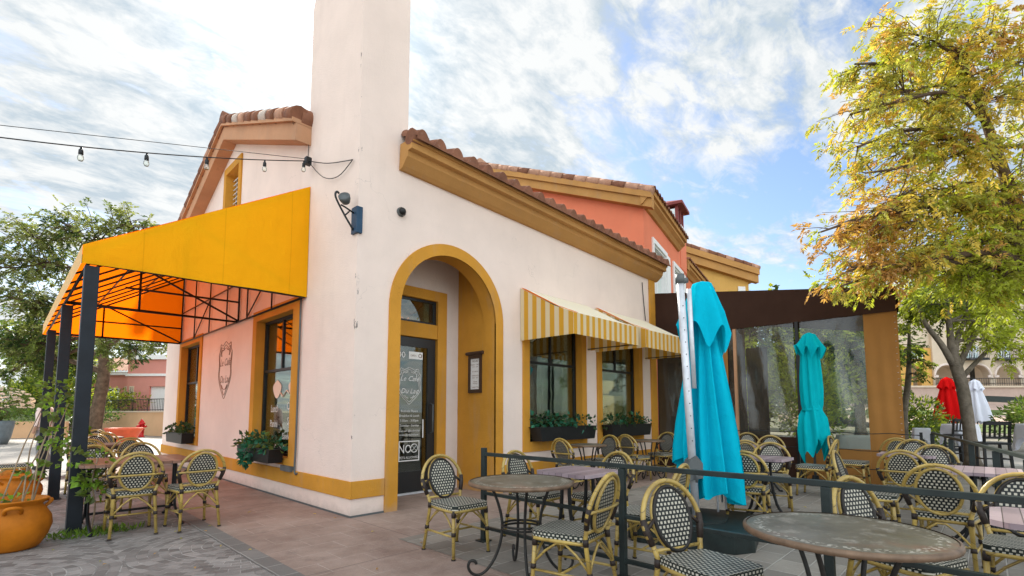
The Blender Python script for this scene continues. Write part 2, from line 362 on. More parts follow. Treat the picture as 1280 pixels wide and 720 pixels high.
def slate():
    t=NT('slate_setts'); co=t.coord()
    # fan laid setts: polar coordinates around repeating centres
    sp=t.n('ShaderNodeSeparateXYZ'); t.l(co,sp.inputs[0])
    nd=t.n('ShaderNodeTexNoise'); nd.inputs['Scale'].default_value=1.3; nd.inputs['Detail'].default_value=3; t.l(co,nd.inputs['Vector']); ns=t.n('ShaderNodeSeparateXYZ'); t.l(nd.outputs['Color'],ns.inputs[0])
    def cell(s,per,ph): return t.math('SUBTRACT',t.math('FRACT',t.math('DIVIDE',t.math('ADD',s,ph),per)),.5)
    u=t.math('MULTIPLY',cell(sp.outputs[0],1.9,40.25),1.9); v=t.math('MULTIPLY',cell(sp.outputs[1],2.3,40.5),2.3)
    u=t.math('ADD',u,t.math('MULTIPLY',t.math('SUBTRACT',ns.outputs[0],.5),.16)); v=t.math('ADD',v,t.math('MULTIPLY',t.math('SUBTRACT',ns.outputs[1],.5),.16))
    r=t.math('SQRT',t.math('ADD',t.math('MULTIPLY',u,u),t.math('MULTIPLY',v,v))); a=t.math('ARCTAN2',v,u)
    cb=t.n('ShaderNodeCombineXYZ'); t.l(t.math('MULTIPLY',a,.95),cb.inputs[0]); t.l(r,cb.inputs[1])
    b=t.n('ShaderNodeTexBrick',offset=.5); b.inputs['Color1'].default_value=(.37,.35,.33,1); b.inputs['Color2'].default_value=(.13,.12,.113,1); b.inputs['Mortar'].default_value=(.50,.48,.455,1)
    b.inputs['Scale'].default_value=1; b.inputs['Brick Width'].default_value=.17; b.inputs['Row Height'].default_value=.085; b.inputs['Mortar Size'].default_value=.005; b.inputs['Mortar Smooth'].default_value=.25; t.l(cb.outputs[0],b.inputs['Vector'])
    n=t.noise(co,3,6,.7); c=t.mix(t.math('MULTIPLY',t.ramp(n,[(.35,0),(.7,1)]),.45),b.outputs['Color'],(.12,.10,.09))
    jm=t.ramp(t.noise(co,2.6,5,.7),[(.38,0),(.56,1)]); 
    c=t.mix(t.math('MULTIPLY',t.math('MULTIPLY',b.outputs['Fac'],t.math('SUBTRACT',1.0,jm)),.8),c,(.10,.09,.085))
    c=t.mix(t.math('MULTIPLY',t.noise(co,26,4,.7),.35),c,(.13,.12,.11))
    h=t.math('ADD',t.math('MULTIPLY',b.outputs['Fac'],-1.),t.math('MULTIPLY',t.noise(co,18,5,.7),.6))
    t.bsdf(c,t.mix(n,.45,.85,'FLOAT'),0,h,1.0,.02,.35); return t.m
M['slate']=slate()
def text_mesh(body,size,shear=0,align='CENTER',space=1):
    cu=bpy.data.curves.new('txt','FONT'); cu.body=body; cu.size=size; cu.shear=shear; cu.align_x=align; cu.space_character=space; cu.resolution_u=2
    o=bpy.data.objects.new('txt',cu); COL.objects.link(o); bpy.context.view_layer.update()
    me=bpy.data.meshes.new_from_object(o.evaluated_get(bpy.context.evaluated_depsgraph_get()))
    vs=[tuple(v.co) for v in me.vertices]; fs=[tuple(p.vertices) for p in me.polygons]
    bpy.data.objects.remove(o); bpy.data.curves.remove(cu); bpy.data.meshes.remove(me); return vs,fs
def put_text(mb,body,size,o,ux,uz=(0,0,1),shear=0,m=0,align='CENTER',space=1,sx=1):
    vs,fs=text_mesh(body,size,shear,align,space); o=Vector(o); ux=Vector(ux); uz=Vector(uz)
    mb.add([o+ux*x*sx+uz*y for x,y,z in vs],fs,m)
# ------------------------------------------------------------------ ground
def sheet(name,pts,z,mat):
    b=MB(); b.add([(x,y,z) for x,y in pts],[tuple(range(len(pts)))]); o=b.build(name,mat,fix=False); o['kind']='structure'; return o
M['earth']=simple('dry_ground',(.22,.20,.16),.95,0,.3,.5,.3,8)
sheet('ground',[(-900,-900),(900,-900),(900,900),(-900,900)],-.02,M['earth'])
sheet('plaza',[(-60,-40),(20,-40),(20,60),(-60,60)],-.008,M['plaza'])
sheet('stone_paving',[(-14,-14),(-1.46,-14),(-1.46,9.4),(-14,9.4)],-.004,M['slate'])
sheet('walkway',[(-1.3,-14),(-.15,-14),(-.15,-1.3),(9,-1.3),(9,0),(2.5,0),(2.5,1),(.1,1),(.1,9.4),(-1.3,9.4)],0,M['concrete'])
M['edging']=paving('grey_edge_setts',(.22,.205,.19),(.15,.14,.13),(.34,.32,.30),.16,.32,.008,0,.02,.5,.0,.35)
sheet('paving_border',[(-1.46,-14),(-1.3,-14),(-1.3,9.4),(-1.46,9.4)],.0005,M['edging'])
sheet('patio',[(-.15,-14),(14,-14),(14,0),(9,0),(9,-1.3),(-.15,-1.3)],.003,M['patio'])
# ------------------------------------------------------------------ cafe building
XL=7.85; YL=10.3; RY=5.15; SL=.40
def zb(y): return 4.76+SL*(y if y<=RY else 2*RY-y)
cafe=thing('cafe_building','pale pink stucco corner cafe with ochre trim, arched porch, tall chimney and clay tile roof','building')
AX=(.655+2.462)/2; AR=(2.462-.655)/2; AZ=2.735
b=MB()
w1=(3.29,4.82,.78,3.0); w2=(5.53,7.05,.78,3.0); e=.035
def rect(w,e=0): return [(w[0]-e,w[2]-e),(w[1]+e,w[2]-e),(w[1]+e,w[3]+e),(w[0]-e,w[3]+e)]
arcin=arc(AX,AZ,AR+.004,180,0,28)
outer=[(0,0),(AX-AR-.004,0)]+arcin+[(AX+AR+.004,0),(XL,0),(XL,5.0),(0,5.0)]
b.prism([[(x,0,z) for x,z in outer],[(x,0,z) for x,z in rect(w1,e)],[(x,0,z) for x,z in rect(w2,e)]],(0,.27,0))
l1=(1.88,3.44,.60,2.88); l2=(7.0,8.62,.68,2.9); lv=(4.83,5.62,5.0,6.3)
outer=[(.27,0),(YL,0),(YL,zb(YL)),(RY,zb(RY)),(1.56,zb(1.56)),(1.56,5.0),(.27,5.0)]
b.prism([[(0,y,z) for y,z in outer]]+[[(0,y,z) for y,z in rect(w,e)] for w in (l1,l2,lv)],(.27,0,0))
b.prism([[(XL,y,z) for y,z in [(.27,0),(YL,0),(YL,zb(YL)),(RY,zb(RY)),(.27,4.9)]]],(-.25,0,0))
b.box((.27,YL-.25,0),(XL-.25,YL,4.7))
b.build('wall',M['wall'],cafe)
# chimney
b=MB()
def ring(x0,x1,y0,y1,z): return [(x0,y0,z),(x1,y0,z),(x1,y1,z),(x0,y1,z)]
b.grid([ring(0,.74,0,1.56,5.0),ring(0,.74,0,1.60,7.62),ring(.0,.74,.0,1.45,8.0),ring(.0,.74,.0,1.45,9.2)],smooth=False,closed=True)
b.add(ring(0,.74,0,1.45,9.2),[(0,1,2,3)]); b.build('chimney',M['wall'],cafe)
# ochre band and arch surround
b=MB()
b.box((-.022,-.022,.224),(-.0005,YL+.02,.44)); b.box((0,-.022,.224),(.465,-.0005,.44)); b.box((2.612,-.022,.224),(7.6,-.0005,.44))
b.build('ochre_band',M['ochre'],cafe,bevel=.006)
b=MB(); AO=1.075
loop=[(.465+.0,0)]+[(AX-AO if i==0 else x,z) for i,(x,z) in enumerate(arc(AX,AZ,AO,180,0,40))]+[(AX+AO,0),(AX+AR,0)]+arc(AX,AZ,AR,0,180,36)+[(AX-AR,0)]
b.prism([[(x,-.03,z) for x,z in loop]],(0,.03,0))
b.grid([[(x,y,z) for x,z in [(AX-AR,0)]+arc(AX,AZ,AR,180,0,36)+[(AX+AR,0)]] for y in (-.03,.27)])
b.build('arch_surround',M['ochre'],cafe,bevel=.006)
b=MB(); b.box((7.6,-.03,0),(XL+.03,-.0005,4.72)); b.box((XL+.0005,-.0005,0),(XL+.03,.4,4.72)); b.build('corner_pilaster',M['ochre'],cafe,bevel=.006)
b=MB(); b.box((-.012,-.012,0),(-.0005,YL,.022)); b.box((0,-.012,0),(.465,-.0005,.022)); b.box((2.612,-.012,0),(7.6,-.0005,.035)); b.build('plinth',M['steel'],cafe)
# porch
b=MB(); D=.93
dh=(.86,2.03,0,3.2)
b.prism([[(.5,D,0),(dh[0],D,0),(dh[0],D,dh[3]),(dh[1],D,dh[3]),(dh[1],D,0),(2.62,D,0),(2.62,D,4.1),(.5,D,4.1)]],(0,.12,0))
b.box((.5,.27,3.98),(2.62,D,4.08)); b.box((.5,.27,0),(.652,D,3.98))
b.build('porch_wall',M['ceil'],cafe)
b=MB(); b.box((2.466,.271,0),(2.60,D-.001,3.98)); b.build('porch_side',M['ochre'],cafe)
b=MB()
b.prism([[(.70,D-.03,0),(.70,D-.03,3.34),(2.19,D-.03,3.34),(2.19,D-.03,0),(2.0,D-.03,0),(2.0,D-.03,3.17),(.88,D-.03,3.17),(.88,D-.03,0)]],(0,.16,0))
b.box((.88,D-.02,2.52),(2.0,D+.1,2.76)); dfr=b.build('door_frame',M['ochre'],cafe,bevel=.006)
b=MB(); b.prism([[(x,D+.03,z) for x,z in [(.88,2.76),(2.0,2.76),(2.0,3.17),(.88,3.17)]],[(x,D+.03,z) for x,z in [(.92,2.80),(1.96,2.80),(1.96,3.13),(.92,3.13)]]],(0,.05,0)); tw=b.build('transom_window',M['doorblack'],cafe)
b=MB(); b.box((.92,D+.05,2.80),(1.96,D+.056,3.13)); b.build('pane',M['glassd'],tw)
b=MB(); b.box((1.80,D+.10,2.78),(1.90,D+.14,3.14)); b.build('blind',M['curtain'],tw)
b=MB(); b.prism([[(x,D+.02,z) for x,z in [(.90,.03),(1.985,.03),(1.985,2.51),(.90,2.51)]],[(x,D+.02,z) for x,z in [(1.03,.36),(1.84,.36),(1.84,2.36),(1.03,2.36)]]],(0,.05,0)); door=b.build('door',M['doorblack'],cafe,bevel=.004)
b=MB(); b.box((1.03,D+.04,.36),(1.84,D+.048,2.36)); b.build('pane',M['glassd'],door)
b=MB(); b.tube([(1.90,D+.02,.95),(1.90,D-.05,.97),(1.90,D-.05,1.42),(1.90,D+.02,1.44)],.012); b.build('handle',M['steel'],door)
b=MB(); b.box((.88,D-.03,.004),(2.0,D+.1,.03)); b.build('threshold',M['alu'],cafe)
def shield(mb,cx,cz,w,h,mapf,r,m=0):
    """crest outline as tube paths; mapf(u,v)->3D"""
    pts=[(0,1.0),(.22,.93),(.45,.86),(.72,.93),(.80,.70),(.95,.55),(.88,.15),(.92,-.25),(.62,-.62),(.30,-.85),(0,-1.05)]
    L=[(-u,v) for u,v in pts]+[(u,v) for u,v in reversed(pts)][1:]
    for k in (1.0,.88):
        mb.tube([mapf(cx+u*w/2*k,cz+v*h/2*k) for u,v in smooth_path2(L)],r,4,m,cap=False,smooth=False)
    for s in (-1,1):
        mb.tube([mapf(cx+s*w*a,cz+h*c) for a,c in [(.05,.38),(.16,.34),(.24,.36),(.30,.29),(.27,.24)]],r*1.6,4,m)
        mb.tube([mapf(cx+s*w*a,cz+h*c) for a,c in [(.04,-.36),(.12,-.34),(.20,-.28)]],r*1.6,4,m)
def smooth_path2(L): return [(p.x,p.y) for p in smooth_path([(u,v,0) for u,v in L],4)]
b=MB(); yd=D+.036; X=(1,0,0)
b2=lambda u,v:(u,yd,v)
shield(b,1.49,1.73,.46,.58,b2,.0045)
put_text(b,'Le Café',.115,(1.49,yd,1.80),X,shear=.35); put_text(b,'Du Lac',.115,(1.49,yd,1.60),X,shear=.35)
put_text(b,'00',.14,(1.33,yd,2.17),X,sx=1.1); b.box((1.47,yd-.002,2.16),(1.74,yd,2.28))
for i,t in enumerate(['Business Hours','Breakfast & Lunch','7:30am - 3:00pm','Tuesday - Sunday']): put_text(b,t,.052,(1.50,yd,1.30-.077*i),X)
put_text(b,'facebook  @lecafedulac',.042,(1.50,yd,.985),X); put_text(b,'lecafedulac@gmail.com',.038,(1.50,yd,.925),X)
b.prism([[(x,yd,z) for x,z in [(1.31,.52),(1.70,.52),(1.70,.84),(1.31,.84)]],[(x,yd,z) for x,z in [(1.325,.535),(1.685,.535),(1.685,.825),(1.325,.825)]]],(0,-.002,0))
put_text(b,'NO',.19,(1.425,yd,.65),X,sx=.8); put_text(b,'PETS ALLOWED',.052,(1.505,yd,.56),X)
b.tube([(1.60+.065*cos(a/10*PI),yd,.72+.065*sin(a/10*PI)) for a in range(20)],.008,4,closed=True); b.bar((1.556,yd,.764),(1.644,yd,.676),.014,.003); b.bar((1.556,yd,.676),(1.644,yd,.764),.014,.003)
b.box((1.755,yd-.002,.88),(1.775,yd,1.18))
b.build('lettering',M['decal'],door)
b=MB(); put_text(b,'OPEN',.045,(1.555,yd-.004,2.20),X); b.tube([(1.69+.03*cos(a/6*PI),yd-.004,2.22+.03*sin(a/6*PI)) for a in range(12)],.006,4,closed=True); b.build('sticker_print',M['ink'],door)
# windows -------------------------------------------------------------
def window(w,ax,frame_out,transom,label=None):
    """w=(a0,a1,z0,z1) hole; ax 'y' = right facade (plane y=0), 'x' = left facade"""
    P=(lambda a,d,z:(a,d,z)) if ax=='y' else (lambda a,d,z:(d,a,z))
    E=lambda d:(0,d,0) if ax=='y' else (d,0,0)
    a0,a1,z0,z1=w; fo=frame_out
    b=MB(); L=lambda r,d:[P(a,d,z) for a,z in r]
    b.prism([L([(a0,z0),(a1,z0),(a1,z1),(a0,z1)],.12),L([(a0+.045,z0+.045),(a1-.045,z0+.045),(a1-.045,z1-.045),(a0+.045,z1-.045)],.12)],E(.06))
    def bx(u0,u1,d0,d1,q0,q1):
        p=P(u0,d0,q0); q=P(u1,d1,q1); b.box(tuple(map(min,p,q)),tuple(map(max,p,q)))
    bx(a0+.045,a1-.045,.125,.175,transom-.022,transom+.022); bx((a0+a1)/2-.02,(a0+a1)/2+.02,.127,.173,transom+.022,z1-.045)
    win=b.build('window',M['black'],cafe)
    b=MB(); bx2=lambda mb,u0,u1,d0,d1,q0,q1: mb.box(tuple(map(min,P(u0,d0,q0),P(u1,d1,q1))),tuple(map(max,P(u0,d0,q0),P(u1,d1,q1))))
    bx2(b,a0+.045,a1-.045,.148,.154,z0+.045,z1-.045); b.build('pane',M['glass'],win)
    b=MB(); b.prism([L([(fo[0],fo[2]),(fo[1],fo[2]),(fo[1],fo[3]),(fo[0],fo[3])],-.028),L([(a0,z0),(a1,z0),(a1,z1),(a0,z1)],-.028)],E(.027))
    b.prism([L([(a0-.03,z0-.03),(a1+.03,z0-.03),(a1+.03,z1+.03),(a0-.03,z1+.03)],-.001),L([(a0,z0),(a1,z0),(a1,z1),(a0,z1)],-.001)],E(.2))
    b.build('surround',M['ochre'],win,bevel=.005)
    b=MB()
    hi=a1 if ax=='y' else a1; 
    far=(a1-.30,a1-.06) if ax=='y' else (a1-.34,a1-.06)
    n=12; b.grid([[P(far[0]+(far[1]-far[0])*i/n,.23+.018*(i%2),z) for i in range(n+1)] for z in (z0+.05,z1-.05)]); b.build('curtain',M['curtain'],win)
    b=MB(); d1=1.25
    bx2(b,a0-.3,a1+.3,d1,d1+.05,z0-.6,z1+.2)
    for s in (a0-.33,a1+.28): bx2(b,s,s+.05,.27,d1,z0-.6,z1+.2)
    bx2(b,a0-.3,a1+.3,.27,d1,z1+.2,z1+.25); bx2(b,a0-.3,a1+.3,.27,d1,z0-.65,z0-.6)
    b.build('room',M['room'],win); return win
W1=window(w1,'y',(3.126,4.98,.615,3.16),2.19)
W2=window(w2,'y',(5.36,7.2,.615,3.16),2.19)
L1=window(l1,'x',(1.66,3.62,.50,3.06),2.0)
L2=window(l2,'x',(6.84,8.8,.56,3.06),2.0)
# lit menu board and pendant lamp seen inside the second window
M['lit']=None
t=NT('lit_menu_board'); em=t.n('ShaderNodeEmission'); em.inputs[0].default_value=(1,.72,.38,1); em.inputs[1].default_value=.8; t.l(em.outputs[0],t.out.inputs[0]); M['lit']=t.m
b=MB(); b.box((6.78,.80,.85),(7.28,.84,2.05)); mbd=b.build('menu_board',M['lit'],W2)
b=MB(); 
for i,s in enumerate(['Lunch','Salads','Sandwiches']): put_text(b,s,.10,(6.82,.79,1.40-.2*i),X,align='LEFT')
b.box((6.78,.78,1.70),(7.28,.798,1.73)); b.build('menu_text',M['ink'],W2)
b=MB(); b.lathe([(.02,.5),(.02,.16),(.05,.14),(.07,.06),(.17,-.02),(.18,-.12),(.165,-.12)],16,(6.86,.46,1.80)); b.build('pendant_lamp',M['alu'],W2)
b=MB(); b.tube([(6.86,.46,2.25),(6.86,.46,3.1)],.008); b.build('lamp_cord',M['black'],W2)
# window lettering on left windows
b=MB(); Y=(0,-1,0); xg=.144
put_text(b,'Lunch',.17,(xg,2.93,1.30),Y,sx=.8); put_text(b,'Panini',.17,(xg,2.95,1.05),Y,sx=.8); put_text(b,'Crepes',.17,(xg,2.22,1.34),Y,sx=.8); put_text(b,'Salads',.17,(xg,2.22,1.10),Y,sx=.8); put_text(b,'Sandwiches',.15,(xg,2.30,.86),Y,sx=.8)
for s in (-1,1): b.tube([(xg,2.58+s*k,z) for k,z in [(.02,.72),(.10,.76),(.18,.71),(.25,.75),(.30,.70),(.25,.67)]],.012,4)
b.build('lettering',M['decal'],L1)
b=MB()
for y0 in (2.85,2.2):
    b.prism([[(xg,y0+.17*cos(a)*(1+.12*sin(3*a)),1.68+.14*sin(a)*(1+.1*cos(4*a))) for a in [k*PI/10 for k in range(20)]]],(-.003,0,0))
b.tube([(xg,2.7,1.62),(xg,2.6,1.55),(xg,2.45,1.65),(xg,2.35,1.6)],.012,4); b.build('decal',M['decal_tan'],L1)
b=MB()
for i,s in enumerate(['Breakfast','Lunch','Coffee']): put_text(b,s,.17,(xg,7.55,1.62-.27*i),Y,sx=.8)
b.build('lettering',M['decal'],L2)
b=MB(); b.box((xg-.002,7.3,1.85),(xg,7.62,2.15)); b.prism([[(xg,7.5+.2*cos(a)*(1+.3*sin(3*a)),.92+.2*sin(a)) for a in [k*PI/8 for k in range(16)]]],(-.003,0,0)); b.build('decal',M['decal_tan'],L2)
# louvred gable vent
b=MB(); fo=(4.68,5.77,4.85,6.45)
b.prism([[(-.03,y,z) for y,z in [(fo[0],fo[2]),(fo[1],fo[2]),(fo[1],fo[3]),(fo[0],fo[3])]],[(-.03,y,z) for y,z in rect(lv)]],(.029,0,0))
b.prism([[(-.001,y,z) for y,z in rect(lv,.03)],[(-.001,y,z) for y,z in rect(lv)]],(.2,0,0)); vt=b.build('gable_vent',M['ochre'],cafe,bevel=.005)
b=MB()
for i in range(13):
    z=5.03+i*.1; b.bar((.14,lv[0]+.03,z),(.14,lv[1]-.03,z),.012,.09,up=(.7,0,.7))
for y in (lv[0]+.02,(lv[0]+lv[1])/2,lv[1]-.02): b.box((.17,y-.02,lv[2]),(.20,y+.02,lv[3]))
b.build('louvre',M['white'],vt)
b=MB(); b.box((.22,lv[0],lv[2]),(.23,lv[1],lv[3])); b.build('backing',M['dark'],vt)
# painted crest on the left wall
b=MB(); mf=lambda u,v:(-.004,-u,v)
cy=5.18; shield(b,-cy,2.15,.86,1.12,mf,.0055)
put_text(b,'Le Café',.21,(-.004,cy,2.22),Y,shear=.35); put_text(b,'Du Lac',.21,(-.004,cy,1.88),Y,shear=.35)
b.build('painted_crest',M['ink'],cafe)
# cornice, rake and roof ------------------------------------------------
prof=[(-.001,4.66),(-.05,4.665),(-.10,4.70),(-.20,4.80),(-.215,4.875),(-.30,4.88),(-.30,4.97),(-.335,4.975),(-.335,5.02),(-.02,5.03)]
b=MB(); b.prism([[(.60,y,z) for y,z in prof]],(7.36,0,-.025*7.36))
b.prism([[(XL+.001-y*.35,.0,z-.184) for y,z in prof]],(0,2.0,0)); b.build('cornice',M['cornice'],cafe,bevel=.008)
b=MB()
def chev(d0,d1,y0,y1): return [(y0,zb(y0)+d0),(RY,zb(RY)+d0),(y1,zb(y1)+d0),(y1,zb(y1)+d1),(RY,zb(RY)+d1),(y0,zb(y0)+d1)]
b.prism([[(-.001,y,z) for y,z in chev(0,.27,1.5,YL+.35)]],(-.24,0,0)); b.prism([[(-.001,y,z) for y,z in chev(.272,.38,1.5,YL+.35)]],(-.30,0,0))
b.build('rake_board',M['rake'],cafe,bevel=.006)
def barrel(t): 
    t=t%1.0
    return .115*sin(PI*t/.62)**.62 if t<.62 else -.03*sin(PI*(t-.62)/.38)
def tileroof(b,x0,x1,y0,y1,zf,pitch=.31,skirt=None,sub=16,course=.36,tilt=0):
    nx=int((x1-x0)/pitch*sub); xs=[x0+(x1-x0)*i/nx for i in range(nx+1)]
    ny=max(1,int(round((y1-y0)/course)))
    rows=[]
    for k in range(ny):
        ya=y0+(y1-y0)*k/ny; yb=y0+(y1-y0)*(k+1)/ny
        rows.append([(x,ya,zf(ya)-tilt*(x-x0)+barrel((x-x0)/pitch)+.022) for x in xs]); rows.append([(x,yb,zf(yb)-tilt*(x-x0)+barrel((x-x0)/pitch)*.92) for x in xs])
    b.grid(rows)
    if skirt is not None:
        b.grid([[(x,y0,zf(y0)-tilt*(x-x0)+barrel((x-x0)/pitch)+.022) for x in xs],[(x,y0+.004,skirt-tilt*(x-x0)) for x in xs]],smooth=False)
zr=lambda y:5.165+SL*y
b=MB(); tileroof(b,.62,8.02,-.40,RY,zr,.31,4.985,tilt=.025); tileroof(b,-.12,.62,1.58,RY,zr)
zr2=lambda y:5.155+SL*(2*RY-y)
tileroof(b,-.12,8.22,RY,YL+.45,zr2)
b.build('roof',M['tile'],cafe)
b=MB(); 
n=10; ln=(RY-1.5)/n*math.sqrt(1+SL*SL)
for side in (0,1):
    for i in range(11 if side else n):
        ya=1.48+(RY-1.48)*i/n; yb=ya+(RY-1.48)/n*1.06
        if side: ya,yb=2*RY-ya-.0,2*RY-yb; 
        f=lambda y,r: (-.20,y,zb(y)+.40+.0)
        m=[0,1,0,2,0,0,1,2,0,0,1][i] if not side else [0,0,1,0,0,0,0,1,0,0,0][i]
        b.tube([f(ya,0),f(yb,0)],[.135,.12],12,m)
b.tube([(-.16,1.62,zb(1.5)+.42),(.1,1.62,zb(1.5)+.42)],.17,14,0)
b.build('rake_tiles',[M['tile'],M['tile_pale'],M['tile_white']],cafe)
b=MB()
for i in range(22): 
    x=-.3+i*.39; b.tube([(x,RY,zb(RY)+.44),(x+.42,RY,zb(RY)+.42)],[.14,.125],12)
b.build('ridge_tiles',M['tile'],cafe)
b=MB(); b.tube([(.60,-.25,5.06),(.86,-.25,5.05)],[.115,.10],12); b.build('end_tile',M['tile'],cafe)
# pipe, cable
b=MB(); b.tube(smooth_path([(-.03,1.52,.42),(-.03,1.58,.40),(-.03,1.62,.5),(-.03,1.60,1.0),(-.03,1.60,3.0)],4),.014,6); b.box((-.07,1.7,.42),(-.01,2.05,.50)); b.build('conduit',M['steel'],cafe)
b=MB(); b.tube([(7.28,-.02,4.35),(7.33,-.02,3.9),(7.4,-.02,3.45)],.009,5); b.build('cable',M['black'],cafe)
# ------------------------------------------------------------------ window awnings
M['top_stripe']=stripes('pale_striped_awning_top','X',.165,(.95,.91,.80),(.93,.80,.50),.22)  # low contrast stripes, cream and pale yellow
def window_awning(x0,x1,label):
    t=thing('window_awning',label,'awning',(x0,0,2.52),0,'striped awnings over the cafe windows')
    F=-1.15; zt=3.44; zf=2.86; z0=2.52
    b=MB(); S=[(-.012,z0),(-.012,zt),(-.35,zt-.19),(-.75,zt-.41),(F,zf),(F,z0)]
    for x in (x0,x1): b=MB(); b.poly([[(x,y,z) for y,z in S]]); b.build('side_panel',M['stry'],t)
    b=MB(); N=14; b.grid([[(x0+(x1-x0)*i/N,y,z-.02*sin(PI*i/N)*sin(PI*j/5)) for i in range(N+1)] for j,(y,z) in enumerate([(-.012,zt),(-.25,zt-.135),(-.5,zt-.27),(-.75,zt-.41),(-.95,zt-.50),(F,zf)])]); b.build('top_panel',M['top_stripe'],t)
    b=MB(); b.bar((x0+.07,-.02,zt+.006),(x0+.07,-.75,zt-.40),.10,.004,up=(0,0,1)); b.bar((x0+.07,-.75,zt-.40),(x0+.07,F,zf+.008),.10,.004); b.build('edge_stripe',M['orange_in'],t)
    b=MB(); b.grid([[(x0+(x1-x0)*i/N,F-.006*(i%2),z) for i in range(N+1)] for z in (zf,z0)]); b.build('valance',M['strx'],t)
    b=MB()
    for x in (x0+.015,x1-.015): b.tube([(x,-.03,z0+.03),(x,F+.02,z0+.03),(x,F+.02,zf-.02),(x,-.03,zt-.04)],.009,6)
    b.tube([(x0+.015,F+.02,zf-.04),(x1-.015,F+.02,zf-.04)],.010,6); b.build('frame',M['black'],t)
window_awning(3.07,5.04,'striped yellow and cream awning over the window next to the arched doorway')
window_awning(5.33,7.34,'striped yellow and cream awning over the window beside the brown tent')
# ------------------------------------------------------------------ entrance canopy
XO=-2.53; Y0=1.46; Y1=8.75
can=thing('entrance_awning','large yellow fabric awning on three dark posts along the side wall of the cafe','awning',(-1.25,5.1,0))
b=MB(); side=[(-.006,3.0),(-.006,4.70),(XO,3.17),(XO,2.96)]
N=12
def zside(x,t): # t 0 bottom 1 top
    k=(x+.006)/(XO+.006); top=4.70+(3.17-4.70)*k; bot=3.0+(2.96-3.0)*k; return bot+(top-bot)*t
N=28; b.grid([[(-.006+(XO+.006)*i/N,Y0-.012*abs(sin(i*PI/7))*sin(PI*j/6)-.004*sin(i*1.7+j),zside(-.006+(XO+.006)*i/N,j/6)-(.012*abs(sin(i*PI/14)) if j==6 else 0)+(.008*abs(sin(i*PI/14)) if j==0 else 0)) for i in range(N+1)] for j in range(7)]); N=12
b.build('front_panel',M['yellow_side'],can)
b=MB(); b.grid([[(-.006+(XO+.006)*i/N,Y1,zside(-.006+(XO+.006)*i/N,j/4)) for i in range(N+1)] for j in range(5)]); b.build('rear_panel',M['yellow'],can)
b=MB(); ny=36
b.grid([[(-.006+(XO+.006)*i/8,Y0+(Y1-Y0)*j/ny,zside(-.006+(XO+.006)*i/8,1)-.012*sin(PI*i/8)*(.5-.5*cos(2*PI*j/4))) for i in range(9)] for j in range(ny+1)]); b.build('roof_panel',M['yellow'],can)
b=MB(); b.grid([[(XO-.004,Y0+(Y1-Y0)*j/20,z) for j in range(21)] for z in (3.17,2.96)]); b.build('valance',M['tan'],can)
PY=(1.50,4.42,7.75)
for y in PY:
    b=MB(); b.box((XO+.025,y-.065,0),(XO+.155,y+.065,2.94)); b.box((XO+.0,y-.09,0),(XO+.18,y+.09,.012)); b.build('post',M['post'],can,bevel=.008)
b=MB()
def T(a,c,r=.018): b.tube([a,c],r,6)
for i,y in enumerate((Y0+.03,4.42,Y1-.05)):
    xi=XO+.05; T((xi,y,2.98),(-.03,y,3.0)); T((xi,y,3.14),(-.03,y,4.64))
    T((-1.55,y,2.98),(-1.55,y,zside(-1.55,1)-.03))
    T((-.03,y,3.0),(-.03,y,4.64)); T((-1.55,y,zside(-1.55,1)-.03),(-.03,y,3.02))
    if i>0: T((-2.45,y,3.0),(-.03,y,3.0)); T((-1.75,y,3.35),(-.03,y,3.38))
for k in range(11):
    y=Y0+.03+(Y1-Y0-.08)*k/10; T((XO+.03,y,3.13),(-.03,y,4.64),.014)
for x in (XO+.04,-1.75,-.95,-.04): T((x,Y0+.03,zside(x,1)-.045),(x,Y1-.03,zside(x,1)-.045),.014)
T((XO+.06,Y0+.03,2.98),(XO+.06,Y1-.03,2.98)); T((-.04,Y0+.03,3.0),(-.04,Y1-.03,3.0)); T((-.04,Y0+.03,3.75),(-.04,Y1-.03,3.75),.014)
for k in range(7):
    y=Y0+.1+(Y1-Y0-.2)*k/6; T((-.04,y,3.0),(-.04,y,4.62),.014)
    if k in (1,4): T((-.04,y,3.72),(-.04,y+(Y1-Y0-.2)/6,3.02),.012)
b.build('truss',M['black'],can)
